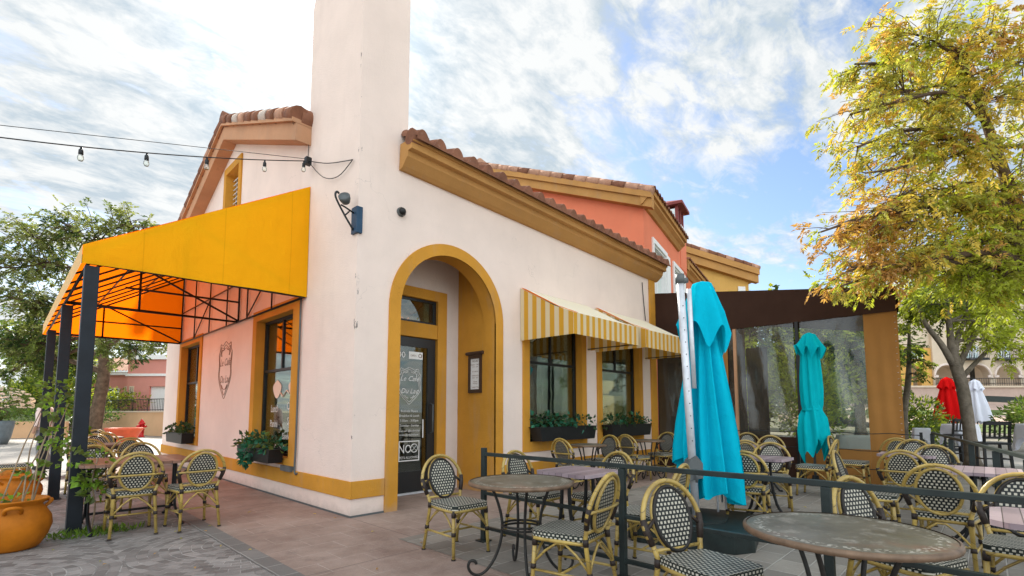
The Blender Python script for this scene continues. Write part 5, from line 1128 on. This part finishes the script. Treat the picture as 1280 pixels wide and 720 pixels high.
b=MB(); b.grid([[f(s,t_,13.15+t_*.25+.18*abs(sin(s*3.2))) for s in [-3.4+.1*k for k in range(67)]] for t_ in [-.5,1.5,3.5,6]]); b.grid([[f(s,-.5,13.02+.18*abs(sin(s*3.2))) for s in [-3.4+.1*k for k in range(67)]],[f(s,-.5,12.9) for s in [-3.4+.1*k for k in range(67)]]]); b.build('roof',M['tile'],fr)
# ------------------------------------------------------------------ arcade across the water
D5=55.; f=lambda l,d,z: pl(l,D5+d,z)
ar=thing('arcade_building','long beige building with arched loggia and small balconies across the garden','building',tuple(pl(52,D5)))
def P5(x,y): return ((x-640)/617*D5,1.3+(515-y)/617*D5)
zfl=4.0; bx=[(1173,1201,457,470),(1212,1241,457,470),(1249,1279,457,470),(1288,1317,457,470)]
holes=[]
for x0,x1,ya,ys in bx:
    l0=P5(x0,0)[0]; l1=P5(x1,0)[0]; c=(l0+l1)/2; r=(l1-l0)/2; zs=P5(0,470)[1]; holes.append([(l0,zfl)]+[(c-r*cos(R(180*k/16)),zs+r*.95*sin(R(180*k/16))) for k in range(17)]+[(l1,zfl)])
lA=P5(1171,0)[0]; lE=P5(1340,0)[0]
outer=[(lA,zfl)]
for h in holes: outer+=h
outer+=[(lE,zfl),(lE,13.5),(lA,13.5)]
b=MB(); b.prism([[f(l,0,z) for l,z in outer]],f(0,.8,0)-f(0,0,0)); b.prism([[f(lA,4,zfl),f(lE,4,zfl),f(lE,4,13.5),f(lA,4,13.5)]],f(0,.3,0)-f(0,0,0))
lL=P5(1090,0)[0]; wz=[P5(1145,0)[0],P5(1157,0)[0]]
b.prism([[f(lL,0.3,8.6),f(lA,0.3,8.6),f(lA,.3,13.5),f(lL,.3,13.5)]],f(0,.5,0)-f(0,0,0)); b.prism([[f(lA,.8,zfl),f(lA,4,zfl),f(lA,4,13.5),f(lA,.8,13.5)]],f(.2,0,0)-f(0,0,0)); b.build('wall',M['beige'],ar)
b=MB(); b.prism([[f(l,0.2,z) for l,z in [(lL,zfl),(P5(1146,0)[0],zfl),(P5(1146,0)[0],6.9),(P5(1157,0)[0],6.9),(P5(1157,0)[0],zfl),(lA,zfl),(lA,8.5),(lL,8.5)]]],f(0,.6,0)-f(0,0,0)); b.build('ochre_bay',M['gold'],ar)
b=MB()
for h in holes:
    c=(h[0][0]+h[-1][0])/2; r=(h[-1][0]-h[0][0])/2; zs=h[0][1] if False else P5(0,470)[1]
    b.tube([f(c-(r+.12)*cos(R(180*k/16)),-.03,zs+(r*.95+.12)*sin(R(180*k/16))) for k in range(17)],.13,6)
    for l in (h[0][0]-.0,h[-1][0]+.0): b.prism([[f(l-.25,-.12,zs-.15),f(l+.25,-.12,zs-.15),f(l+.25,-.12,zs+.1),f(l-.25,-.12,zs+.1)]],f(0,.11,0)-f(0,0,0))
b.build('arch_moulding',M['ceil'],ar)
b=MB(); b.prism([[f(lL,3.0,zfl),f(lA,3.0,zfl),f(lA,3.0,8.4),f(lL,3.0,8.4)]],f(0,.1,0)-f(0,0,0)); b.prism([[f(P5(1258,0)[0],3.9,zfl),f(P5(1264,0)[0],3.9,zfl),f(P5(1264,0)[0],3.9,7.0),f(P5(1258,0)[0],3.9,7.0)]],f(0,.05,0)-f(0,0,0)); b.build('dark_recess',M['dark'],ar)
for x0,x1,y0,y1 in [(1145,1157,437,447),(1213,1228,432,447),(1254,1268,431,447)]:
    l0,z1=P5(x0,y0); l1,z0=P5(x1,y1); b=MB(); b.prism([[f(l0-.1,-.06,z0-.1),f(l1+.1,-.06,z0-.1),f(l1+.1,-.06,z1+.1),f(l0-.1,-.06,z1+.1)],[f(l0,-.06,z0),f(l1,-.06,z0),f(l1,-.06,z1),f(l0,-.06,z1)]],f(0,.055,0)-f(0,0,0)); b.prism([[f((l0+l1)/2-.05,-.05,z0),f((l0+l1)/2+.05,-.05,z0),f((l0+l1)/2+.05,-.05,z1),f((l0+l1)/2-.05,-.05,z1)]],f(0,.04,0)-f(0,0,0)); wn=b.build('window',M['white'],ar)
    b=MB(); b.prism([[f(l0,-.02,z0),f(l1,-.02,z0),f(l1,-.02,z1),f(l0,-.02,z1)]],f(0,.01,0)-f(0,0,0)); b.build('pane',M['winglass'],wn)
    if x0>1200:
        b=MB()
        for z in (z0-.1,z0+1.0): b.bar(f(l0-.4,-.9,z),f(l1+.4,-.9,z),.08,.08); b.bar(f(l0-.4,-.9,z),f(l0-.4,0,z),.08,.08); b.bar(f(l1+.4,-.9,z),f(l1+.4,0,z),.08,.08)
        for k in range(13): l=l0-.4+(l1-l0+.8)*k/12; b.bar(f(l,-.9,z0-.1),f(l,-.9,z0+1),.04,.04)
        b.prism([[f(l0-.45,-.95,z0-.3),f(l1+.45,-.95,z0-.3),f(l1+.45,-.02,z0-.3),f(l0-.45,-.02,z0-.3)]],(0,0,.14)); b.build('balcony',M['black'],ar)
b=MB()
for z in (zfl+.5,zfl+1.05): b.bar(f(lA,-.2,z),f(lE,-.2,z),.06,.06)
for k in range(60): l=lA+(lE-lA)*k/59; b.bar(f(l,-.2,zfl),f(l,-.2,zfl+1.05),.03,.03)
b.build('railing',M['black'],ar)
M['stone']=stucco('pink_stone',(.48,.36,.30),.08,.2)
em=thing('terrace_wall','long pinkish terrace wall below the arcade','wall',tuple(pl(50,D5-2)))
b=MB(); b.prism([[f(lL-8,-1.5,0),f(lE,-1.5,0),f(lE,-1.5,zfl-.05),f(lL-8,-1.5,zfl-.05)]],f(0,6,0)-f(0,0,0)); b.build('wall',M['stone'],em)
b=MB(); b.prism([[f(lL-8,-1.7,zfl-.045),f(lE,-1.7,zfl-.045),f(lE,-1.2,zfl-.045),f(lL-8,-1.2,zfl-.045)]],(0,0,.2)); b.build('coping',M['beige'],em)
mkstrip=lambda n,d0,z0,d1,z1,m:(lambda b:(b.add([pl(30,d0,z0),pl(66,d0,z0),pl(66,d1,z1),pl(30,d1,z1)],[(0,1,2,3)]),b.build(n,m,fix=False))[1])(MB())
for n,a,mt in (('bank_path',(40.5,.3,46,1.0),M['stone']),('grass_bank',(46,1.0,48.5,1.5),simple('lawn',(.10,.15,.035),.9,0,.4,2,.4,30)),('upper_path',(48.5,1.5,53.4,2.0),M['stone']),('lower_bank',(30,-.003,40.5,.3),simple('lower_lawn',(.12,.16,.05),.9,0,.4,2,.4,30))): mkstrip(n,*a,mt)['kind']='structure'
br=thing('footbridge','dark arched footbridge parapet in front of the terrace wall','bridge',tuple(pl(36,38)))
b=MB(); pts=[(33+14*k/20) for k in range(21)]; zc=lambda l:2.55-.025*(l-36)**2*.5
b.grid([[pl(l,38,zc(l)-h) for l in pts] for h in (0,.45)],smooth=False); b.grid([[pl(l,38.4,zc(l)-h) for l in pts] for h in (0,.45)],smooth=False); b.grid([[pl(l,d,zc(l)) for l in pts] for d in (38,38.4)]); b.grid([[pl(l,d,zc(l)-.45) for l in pts] for d in (38,38.4)]); b.build('parapet',M['rail'],br)
b=MB(); 
for l in (33.5,46.5): b.prism([[pl(l-.4,38,0),pl(l+.4,38,0),pl(l+.4,38.4,0),pl(l-.4,38.4,0)]],(0,0,zc(l)-.5))
b.build('pier',M['stone'],br)
# ------------------------------------------------------------------ red and white parasols, bar tables and chairs
p=pl(15.05,17); far_umbrella(p.x,p.y,.95,2.45,.40,M['red_cloth'],'closed bright red parasol left of the pale tree trunk')
p=pl(17.9,19); far_umbrella(p.x,p.y,.9,2.5,.40,M['white_cloth'],'closed white parasol right of the pale tree trunk')
def cloth_table(l,d,w,h,label,rz):
    p=pl(l,d); t=thing('clothed_table',label,'table',(p.x,p.y,0),R(rz),'bar tables under white cloths')
    b=MB(); n=40; rows=[[(0,0,h)]*n]
    sq=lambda k,e: (max(-1,min(1,1.35*cos(2*PI*k/n)))*w/2*e,max(-1,min(1,1.35*sin(2*PI*k/n)))*w/2*e)
    for e,z,a in ((.5,h,0),(1,h,0),(1.02,h-.03,0),(1.05,h-.14,.03),(1.12,h-.28,.06)):
        rows.append([(sq(k,e+a*cos(k*PI*.8))[0],sq(k,e+a*cos(k*PI*.8))[1],z-(.30*abs(sin(2*PI*k/n*2))**3 if z<h-.15 else 0)) for k in range(n)])
    b.grid(rows,0,True,True); b.build('tablecloth',M['white_cloth'],t,world=False)
    b=MB(); b.box((-.04,-.04,0),(.04,.04,h-.02)); b.box((-.3,-.03,0),(.3,.03,.03)); b.box((-.03,-.3,.0),(.03,.3,.032)); b.build('pedestal',M['black'],t,world=False)
cloth_table(10.75,9.9,.75,1.06,'tall table under a white cloth at the right edge of the picture',20)
cloth_table(11.95,13.2,.55,.98,'tall table under a bluish white cloth below the red parasol',40)
cloth_table(11.25,13.6,.36,.86,'small clothed table just right of the tent wall',10)
def bar_chair(l,d,rz,label):
    p=pl(l,d); t=thing('bar_chair',label,'chair',(p.x,p.y,0),R(rz),'black slatted bar chairs')
    for s in (-1,1):
        b=MB(); b.bar((s*.19,.18,0),(s*.17,.17,.70),.04,.04); b.build('leg',M['black'],t,world=False)
        b=MB(); b.bar((s*.20,-.22,0),(s*.18,-.17,.70),.04,.04); b.bar((s*.18,-.17,.70),(s*.18,-.26,1.12),.04,.035); b.build('leg',M['black'],t,world=False)
    b=MB(); b.box((-.21,-.20,.69),(.21,.21,.73)); b.build('seat',M['black'],t,world=False,bevel=.006)
    b=MB(); b.bar((-.18,-.255,1.09),(.18,-.255,1.09),.03,.07); b.bar((-.18,-.195,.82),(.18,-.195,.82),.025,.04)
    for k in (-.1,-.03,.04,.11): b.bar((k,-.195,.82),(k,-.25,1.08),.03,.015)
    b.build('backrest',M['black'],t,world=False)
    b=MB()
    for z in (.22,.40): b.bar((-.19,.18,z),(.19,.18,z),.025,.025); b.bar((-.19,-.21,z+.03),(.19,-.21,z+.03),.025,.025); b.bar((-.19,.18,z+.02),(-.19,-.21,z+.02),.025,.025); b.bar((.19,.18,z+.02),(.19,-.21,z+.02),.025,.025)
    b.build('stretcher',M['black'],t,world=False)
cloth_table(7.9,11.3,.8,.76,'low table under a white cloth inside the tent behind the vinyl window',15)
bar_chair(9.15,9.45,-70,'black slatted bar chair standing beside the tall white clothed table at the edge')
bar_chair(11.5,12.8,-60,'black slatted bar chair tilted against the table under the red parasol')
# ------------------------------------------------------------------ left background
tw=thing('peach_wall','peach coloured retaining wall with a stone coping behind the fire hydrant','wall',tuple(pl(-19,27)))
A=pl(-25.4,30.6); B=pl(-8,20.2); dr=(B-A).normalized(); nn=Vector((-dr.y,dr.x,0))
b=MB(); b.prism([[A,B,B+Vector((0,0,1.28)),A+Vector((0,0,1.28))]],nn*.35); b.build('wall',M['peach'],tw)
b=MB(); b.bar(A-nn*-.15+Vector((0,0,1.32)),B-nn*-.15+Vector((0,0,1.32)),.5,.08); b.build('coping',M['beige'],tw)
rl=thing('terrace_railing','thin dark railing along the top of the peach wall','railing',tuple(pl(-19,27)))
b=MB()
for z in (1.42,2.02): b.bar(A+nn*.15+Vector((0,0,z)),B+nn*.15+Vector((0,0,z)),.04,.04)
n=110
for k in range(n+1): q=A+(B-A)*k/n+nn*.15; w=.05 if k%10==0 else .02; b.bar(q+Vector((0,0,1.36)),q+Vector((0,0,2.02)),w,w)
b.build('bars',M['black'],rl)
tg_=MB(); tg_.add([A+nn*.3+Vector((0,0,1.26)),B+nn*.3+Vector((0,0,1.26)),B+nn*30+Vector((0,0,1.26)),A+nn*30+Vector((0,0,1.26))],[(0,1,2,3)]); o=tg_.build('terrace',M['plaza'],fix=False); o['kind']='structure'
st=thing('garden_steps','low stone steps rising beside the acacia trunk','steps',tuple(pl(-26.6,31)))
b=MB()
for k in range(7):
    q=pl(-28.6,30.4+.36*k); q2=pl(-25.6,30.2+.36*k); dd=(pl(0,1)-pl(0,0))*.36*(7-k); b.prism([[q,q2,q2+dd,q+dd]],(0,0,.18*(k+1))) if k==0 else b.prism([[q+Vector((0,0,.18*k+.001)),q2+Vector((0,0,.18*k+.001)),q2+dd+Vector((0,0,.18*k+.001)),q+dd+Vector((0,0,.18*k+.001))]],(0,0,.179))
b.build('treads',M['stone'],st)
lw_=thing('low_wall','low peach garden wall under the dark hedge at far left','wall',tuple(pl(-24,24)))
A2=pl(-28.5,22.9); B2=pl(-22.9,25.4); dr=(B2-A2).normalized(); nn=Vector((-dr.y,dr.x,0)); b=MB(); b.prism([[A2,B2,B2+Vector((0,0,.82)),A2+Vector((0,0,.82))]],nn*.4); b.build('wall',M['peach'],lw_)
sl_=MB(); sl_.add([A2+nn*.2+Vector((0,0,.78)),B2+nn*.2+Vector((0,0,.78)),pl(-31,36,2.0),pl(-48,36,2.0)],[(0,1,2,3)]); o=sl_.build('garden_slope',simple('slope_grass',(.11,.15,.04),.95,0,.4,1,.5,20),fix=False); o['kind']='structure'
# rose pink house
D6=36.; f=lambda l,d,z: pl(l,D6+d,z); Q=lambda x,y,d=36.: ((x-640)/617*d,1.3+(515-y)/617*d)
ph_=thing('pink_house','rose pink house with white trim, a tiled wing and a white garage door','building',tuple(pl(-26,36)))
l0=Q(157,0)[0]; l1=Q(260,0)[0]; lw0=Q(100,0,38)[0]
b=MB(); g0=Q(185,483); g1=Q(208,518)
b.prism([[f(l0,0,1.2),f(l1,0,1.2),f(l1,0,5.5),f(l0,0,5.5)],[f(g0[0],0,1.35),f(g1[0],0,1.35),f(g1[0],0,g0[1]),f(g0[0],0,g0[1])]],f(0,.4,0)-f(0,0,0)); b.prism([[f(l0,.4,1.2),f(l0,8,1.2),f(l0,8,5.5),f(l0,.4,5.5)]],f(.3,0,0)-f(0,0,0))
b.prism([[f(lw0,2,1.2),f(l0,2,1.2),f(l0,2,4.2),f(lw0,2,4.2)]],f(0,4,0)-f(0,0,0)); b.build('wall',M['pinkb'],ph_)
b=MB(); z=Q(0,470)[1]; b.prism([[f(l0-.1,-.1,z),f(l1,-.1,z),f(l1,-.1,z+.18),f(l0-.1,-.1,z+.18)]],f(0,.099,0)-f(0,0,0)); z=Q(0,449)[1]; b.prism([[f(l0-.2,-.2,z),f(l1,-.2,z),f(l1,-.2,z+.35),f(l0-.2,-.2,z+.35)]],f(0,.6,0)-f(0,0,0)); b.prism([[f(lw0,1.8,4.15),f(l0,1.8,4.15),f(l0,1.8,4.4),f(lw0,1.8,4.4)]],f(0,.199,0)-f(0,0,0)); b.build('white_trim',M['white'],ph_)
b=MB(); b.prism([[f(g0[0],.2,1.3),f(g1[0],.2,1.3),f(g1[0],.2,g0[1]),f(g0[0],.2,g0[1])]],f(0,.06,0)-f(0,0,0)); b.build('garage_door',M['white'],ph_)
b=MB(); N=60; b.grid([[f(lw0+(l0-lw0)*k/N,1.7+3.5*j/6,4.42+.24*j+.10*abs(sin(k*1.05))) for k in range(N+1)] for j in range(7)]); b.build('wing_roof',[M['tile_pale']],ph_)
for x0,x1,y0,y1,dd in [(134,147,486,514,1.95),(155,158,484,492,1.95),(162,165,484,500,-.05)]:
    a=Q(x0,y0,36+max(0,dd)); c=Q(x1,y1,36+max(0,dd)); b=MB(); b.prism([[f(a[0]-.08,dd,c[1]-.08),f(c[0]+.08,dd,c[1]-.08),f(c[0]+.08,dd,a[1]+.08),f(a[0]-.08,dd,a[1]+.08)],[f(a[0],dd,c[1]),f(c[0],dd,c[1]),f(c[0],dd,a[1]),f(a[0],dd,a[1])]],f(0,.045,0)-f(0,0,0)); m=(a[0]+c[0])/2; b.prism([[f(m-.04,dd,c[1]),f(m+.04,dd,c[1]),f(m+.04,dd,a[1]),f(m-.04,dd,a[1])]],f(0,.04,0)-f(0,0,0)); wn=b.build('window',M['beige'],ph_)
    b=MB(); b.prism([[f(a[0],dd+.03,c[1]),f(c[0],dd+.03,c[1]),f(c[0],dd+.03,a[1]),f(a[0],dd+.03,a[1])]],f(0,.01,0)-f(0,0,0)); b.build('pane',M['winglass'],wn)
# hydrant, bowl planter, grey pot
p=pl(-19.3,25.8); hy=thing('fire_hydrant','bright red fire hydrant in front of the peach wall','hydrant',tuple(p))
b=MB(); b.lathe([(0,0),(.17,0),(.17,.04),(.115,.05),(.115,.36),(.15,.37),(.15,.41),(.12,.42),(.12,.66),(.16,.67),(.16,.72),(.13,.74),(.10,.82),(.05,.87),(.045,.93),(0,.93)],18); b.build('barrel',M['red_paint'],hy,world=False)
for a in (44-90,44+90,44+180):
    b=MB(); b.M=Matrix.Rotation(R(a),4,'Z'); b.tube([(.10,0,.56),(.20,0,.56),(.205,0,.56)],[.06,.06,.075],10); b.tube([(.205,0,.56),(.25,0,.56)],[.075,.05],10); b.M=None; b.build('outlet_cap',M['red_paint'],hy,world=False)
p=pl(-14.1,18.0); bo=thing('bowl_planter','wide low terracotta red bowl planter on the bright plaza','planter',tuple(p))
b=MB(); b.lathe([(0,0),(.34,0),(.36,.05),(.33,.1),(.40,.35),(.50,.56),(.56,.66),(.58,.72),(.55,.73),(.50,.66),(.48,.6)],32); b.build('bowl',M['terra_red'],bo,world=False)
b=MB(); b.lathe([(0,.63),(.51,.62)],20); b.build('soil',M['soil'],bo,world=False)
p=pl(-20.75,20); gp=thing('grey_planter','blue grey round planter cut by the left edge of the picture','planter',tuple(p))
b=MB(); b.lathe([(0,0),(.30,0),(.40,.3),(.46,.7),(.48,.94),(.42,.95),(.41,.85)],24); b.build('pot',simple('blue_grey_glaze',(.13,.17,.19),.5),gp,world=False); b=MB(); b.lathe([(0,.88),(.42,.87)],20); b.build('soil',M['soil'],gp,world=False)
rn=random.Random(77); t=thing('flowering_shrub','rounded bush covered in pale pink flowers growing from the blue grey planter','shrub',(p.x,p.y,.9))
b=MB(); fb=MB()
for k in range(900):
    v=rvec(rn).normalized()*rn.uniform(.5,1)**.5; q=Vector((v.x*.95,v.y*.95,.75+v.z*.6)); leaf(b,q,v+rvec(rn)*.6,rvec(rn),.13,.06,rn.randint(0,1))
for k in range(330):
    v=rvec(rn).normalized(); 
    if v.z<-.3: continue
    q=Vector((v.x*.98,v.y*.98,.75+v.z*.64))
    for a in range(5): leaf(fb,q,Vector((cos(a*1.257),sin(a*1.257),.3))+v*.5,v,.085,.07)
b.build('foliage',[M['l_mid'],M['l_green']],t,world=False,fix=False); fb.build('blossom',M['flower_pink'],t,world=False,fix=False)
b=MB()
for k in range(6): b.tube([(0,0,-.03),(rn.uniform(-.3,.3),rn.uniform(-.3,.3),.4),(rn.uniform(-.7,.7),rn.uniform(-.7,.7),.9)],[.03,.02,.008],5)
b.build('stem',M['bark'],t,world=False)
# ------------------------------------------------------------------ person
def person(x,y,rz,label):
    t=thing('person',label,'person',(x,y,0),R(rz))
    skin=simple('skin',(.42,.24,.16),.5,0,.06); blouse=None
    n=NT('pale_floral_blouse'); co=n.coord(); v=n.n('ShaderNodeTexVoronoi'); v.inputs['Scale'].default_value=7; n.l(co,v.inputs['Vector']); c=n.mix(n.math('LESS_THAN',v.outputs['Distance'],.26),(.68,.55,.50),(.16,.06,.07)); c=n.mix(n.math('MULTIPLY',n.noise(co,3,3),.4),c,(.78,.70,.66)); n.bsdf(c,.8,0,n.noise(co,7,3),.5,.03); blouse=n.m
    me=bpy.data.meshes.new('body'); J=[(0,0,.92,.13,.10),(0,.0,1.10,.13,.09),(0,.0,1.28,.15,.10),(0,0,1.40,.10,.08),(0,.01,1.47,.05,.05),(0,.02,1.53,.065,.075),(0,.025,1.63,.075,.095),(0,.02,1.69,.05,.06),
       (.18,0,1.37,.055,.055),(.23,-.03,1.12,.045,.045),(.22,.06,.90,.035,.035),(.22,.09,.82,.03,.02),(-.18,0,1.37,.055,.055),(-.23,-.03,1.12,.045,.045),(-.22,.06,.90,.035,.035),(-.22,.09,.82,.03,.02),
       (.09,0,.88,.095,.095),(.10,.10,.50,.06,.06),(.10,.06,.09,.04,.04),(.10,.17,.03,.04,.025),(-.09,0,.88,.095,.095),(-.10,-.06,.50,.06,.06),(-.10,-.20,.11,.04,.04),(-.10,-.10,.03,.04,.025)]
    E_=[(0,1),(1,2),(2,3),(3,4),(4,5),(5,6),(6,7),(3,8),(8,9),(9,10),(10,11),(3,12),(12,13),(13,14),(14,15),(0,16),(16,17),(17,18),(18,19),(0,20),(20,21),(21,22),(22,23)]
    me.from_pydata([j[:3] for j in J],E_,[]); o=bpy.data.objects.new('body',me); COL.objects.link(o); o.parent=t
    md=o.modifiers.new('skin','SKIN'); md.use_smooth_shade=True; 
    if not me.skin_vertices: 
        bpy.context.view_layer.objects.active=o; pass
    for i,j in enumerate(J): me.skin_vertices[0].data[i].radius=(j[3],j[4]); me.skin_vertices[0].data[i].use_root=(i==0)
    s=o.modifiers.new('sub','SUBSURF'); s.levels=2; s.render_levels=2; me.materials.append(skin)
    b=MB(); b.lathe([(.17,.80),(.185,.88),(.17,1.0),(.165,1.12),(.185,1.26),(.19,1.36),(.13,1.43),(.075,1.46)],24,sy=.68)
    for sg in (-1,1): b.tube([(sg*.15,0,1.37),(sg*.205,-.01,1.26),(sg*.24,-.03,1.12),(sg*.24,.02,.98)],[.075,.078,.068,.062],10,cap=False)
    b.build('blouse',blouse,t,world=False)
    b=MB(); b.lathe([(.15,.98),(.165,.90),(.16,.82)],20,sy=.72)
    for sg,k,an in ((1,(.10,.10,.50),(.10,.065,.12)),(-1,(-.10,-.06,.50),(-.10,-.19,.14))): b.tube([(sg*.085,0,.90),(sg*.095,k[1]*.5,.70),k,(k[0],(k[1]+an[1])/2,.3),an],[.115,.10,.082,.075,.07],12)
    b.build('trousers',simple('grey_trousers',(.20,.19,.20),.8),t,world=False)
    b=MB(); b.lathe([(0,1.755),(.05,1.75),(.085,1.71),(.10,1.64),(.098,1.56),(.07,1.50)],16,(0,-.012,0)); b.build('hair',simple('dark_hair',(.03,.02,.015),.6),t,world=False)
    for sg,an in ((1,(.10,.06)),(-1,(-.10,-.20))): b=MB(); b.lathe([(0,.085),(.045,.08),(.055,.03),(.052,.0),(0,0)],14,(an[0],an[1]+.05,0 if sg>0 else .02),sy=2.2); b.build('shoe',M['dark'],t,world=False)
person(-2.35,9.7,60,'person in a pale floral blouse and grey trousers walking past the clay pots')
rn=random.Random(99); b=MB()
for k in range(90):
    x,y=rn.uniform(-4,6),rn.uniform(-5.2,1.2)
    if x>0 and y>-.3: continue
    leaf(b,(x,y,.012),(rn.uniform(-1,1),rn.uniform(-1,1),.08),(0,0,1),rn.uniform(.03,.06),.018,rn.randint(0,2),.3)
fl=b.build('fallen_leaves',[M['l_gold'],M['l_rust'],M['l_olive']],None,fix=False); fl['kind']='stuff'; fl['label']='few small dry leaves scattered on the paving'; fl['category']='leaves'
# ------------------------------------------------------------------ light, sky, camera
SD=Vector((.31,.74,.60)).normalized()
sun=bpy.data.lights.new('sun','SUN'); sun.energy=SUN_E; sun.angle=R(4); sun.color=(1,.93,.82); so=bpy.data.objects.new('sun',sun); COL.objects.link(so); so.rotation_euler=(-SD).to_track_quat('-Z','Y').to_euler()
w=bpy.data.worlds.new('World'); sc.world=w; w.use_nodes=True; nt=w.node_tree; nt.nodes.clear()
class WN(NT):
    def __init__(s): s.t=nt; s.out=s.n('ShaderNodeOutputWorld')
t=WN()
sky=t.n('ShaderNodeTexSky',sky_type='NISHITA'); sky.sun_disc=False; sky.sun_elevation=math.asin(SD.z); sky.sun_rotation=math.atan2(SD.x,SD.y); sky.air_density=1.0; sky.dust_density=.6; sky.ozone_density=2.0
tc=t.n('ShaderNodeTexCoord'); D=tc.outputs['Generated']; sp=t.n('ShaderNodeSeparateXYZ'); t.l(D,sp.inputs[0]); X_,Y_,Z_=sp.outputs
dz=t.math('ADD',t.math('MAXIMUM',Z_,0.0),.16)
cb=t.n('ShaderNodeCombineXYZ'); t.l(t.math('DIVIDE',X_,dz),cb.inputs[0]); t.l(t.math('DIVIDE',Y_,dz),cb.inputs[1])
mp=t.n('ShaderNodeMapping'); mp.inputs['Location'].default_value=CL_LOC; mp.inputs['Rotation'].default_value=(0,0,R(25)); mp.inputs['Scale'].default_value=(1.0,1.7,1); t.l(cb.outputs[0],mp.inputs[0])
n1=t.noise(mp.outputs[0],1.7,9,.62,dist=.3); n2=t.noise(mp.outputs[0],7.5,7,.62,dist=.5); n3=t.noise(mp.outputs[0],3.4,9,.66,dist=.3)
cv=t.math('ADD',t.math('MULTIPLY',n1,.68),t.math('MULTIPLY',n2,.32))
def dotn(v): nd=t.n('ShaderNodeVectorMath',operation='DOT_PRODUCT'); t.l(D,nd.inputs[0]); nd.inputs[1].default_value=v; return nd.outputs['Value']
# clearer patch low to the right of the view, thicker veil around the sun
hole=Vector((.90,.26,.24)).normalized(); hd=t.ramp(dotn(hole),[(.955,0),(.998,1)])
sd=dotn(SD); veil=t.ramp(sd,[(.88,0),(.985,1)])
cv=t.math('ADD',t.math('SUBTRACT',cv,t.math('MULTIPLY',hd,.085)),t.math('MULTIPLY',veil,.10))
cov=t.ramp(cv,[(CL_LO,0),(CL_HI,1)])
shade=t.ramp(t.math('ADD',t.math('MULTIPLY',n3,.6),t.math('MULTIPLY',n2,.4)),[(.425,0),(.555,1)])
ccol=t.mix(shade,(.60,.70,.78),(.98,1.0,1.0))
glow=t.math('MULTIPLY',t.math('POWER',t.math('MAXIMUM',sd,0.0),110.0),1.2)
glow2=t.math('MULTIPLY',t.math('POWER',t.math('MAXIMUM',sd,0.0),5.0),.04)
south=t.ramp(dotn(Vector((-.72,-.69,.25)).normalized()),[(.0,0),(.75,1)])  # clouds behind the camera brightened, added as fill light for the walls
core=t.math('MULTIPLY',t.math('POWER',t.math('MAXIMUM',sd,0.0),1500.0),14.0)
st_=t.math('MULTIPLY',t.math('ADD',t.math('ADD',t.math('ADD',t.math('ADD',1.0,core),glow),glow2),t.math('MULTIPLY',south,BACK_FILL)),CL_B)
b1=t.n('ShaderNodeBackground'); t.l(sky.outputs[0],b1.inputs[0]); b1.inputs[1].default_value=SKY_S
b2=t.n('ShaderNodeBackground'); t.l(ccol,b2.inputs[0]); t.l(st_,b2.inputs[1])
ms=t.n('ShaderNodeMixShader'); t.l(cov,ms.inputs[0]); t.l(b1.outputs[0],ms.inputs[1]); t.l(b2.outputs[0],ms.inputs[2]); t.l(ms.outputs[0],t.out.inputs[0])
cam=bpy.data.cameras.new('camera'); co_=bpy.data.objects.new('camera',cam); COL.objects.link(co_); sc.camera=co_
co_.location=(-3.066,-5.726,1.30); co_.rotation_euler=(R(90+4.688),0,R(-46.04)); cam.sensor_width=36; cam.lens=615/1280*36; cam.shift_y=.0817; cam.clip_end=3000; cam.clip_start=.05
sc.view_settings.view_transform='Standard'; sc.view_settings.look='None'; sc.view_settings.exposure=EXPO; sc.view_settings.gamma=1; sc.view_settings.use_curve_mapping=False
sc.render.engine='CYCLES'; sc.cycles.max_bounces=8; sc.cycles.transparent_max_bounces=16; sc.cycles.use_denoising=True; sc.cycles.sample_clamp_indirect=6
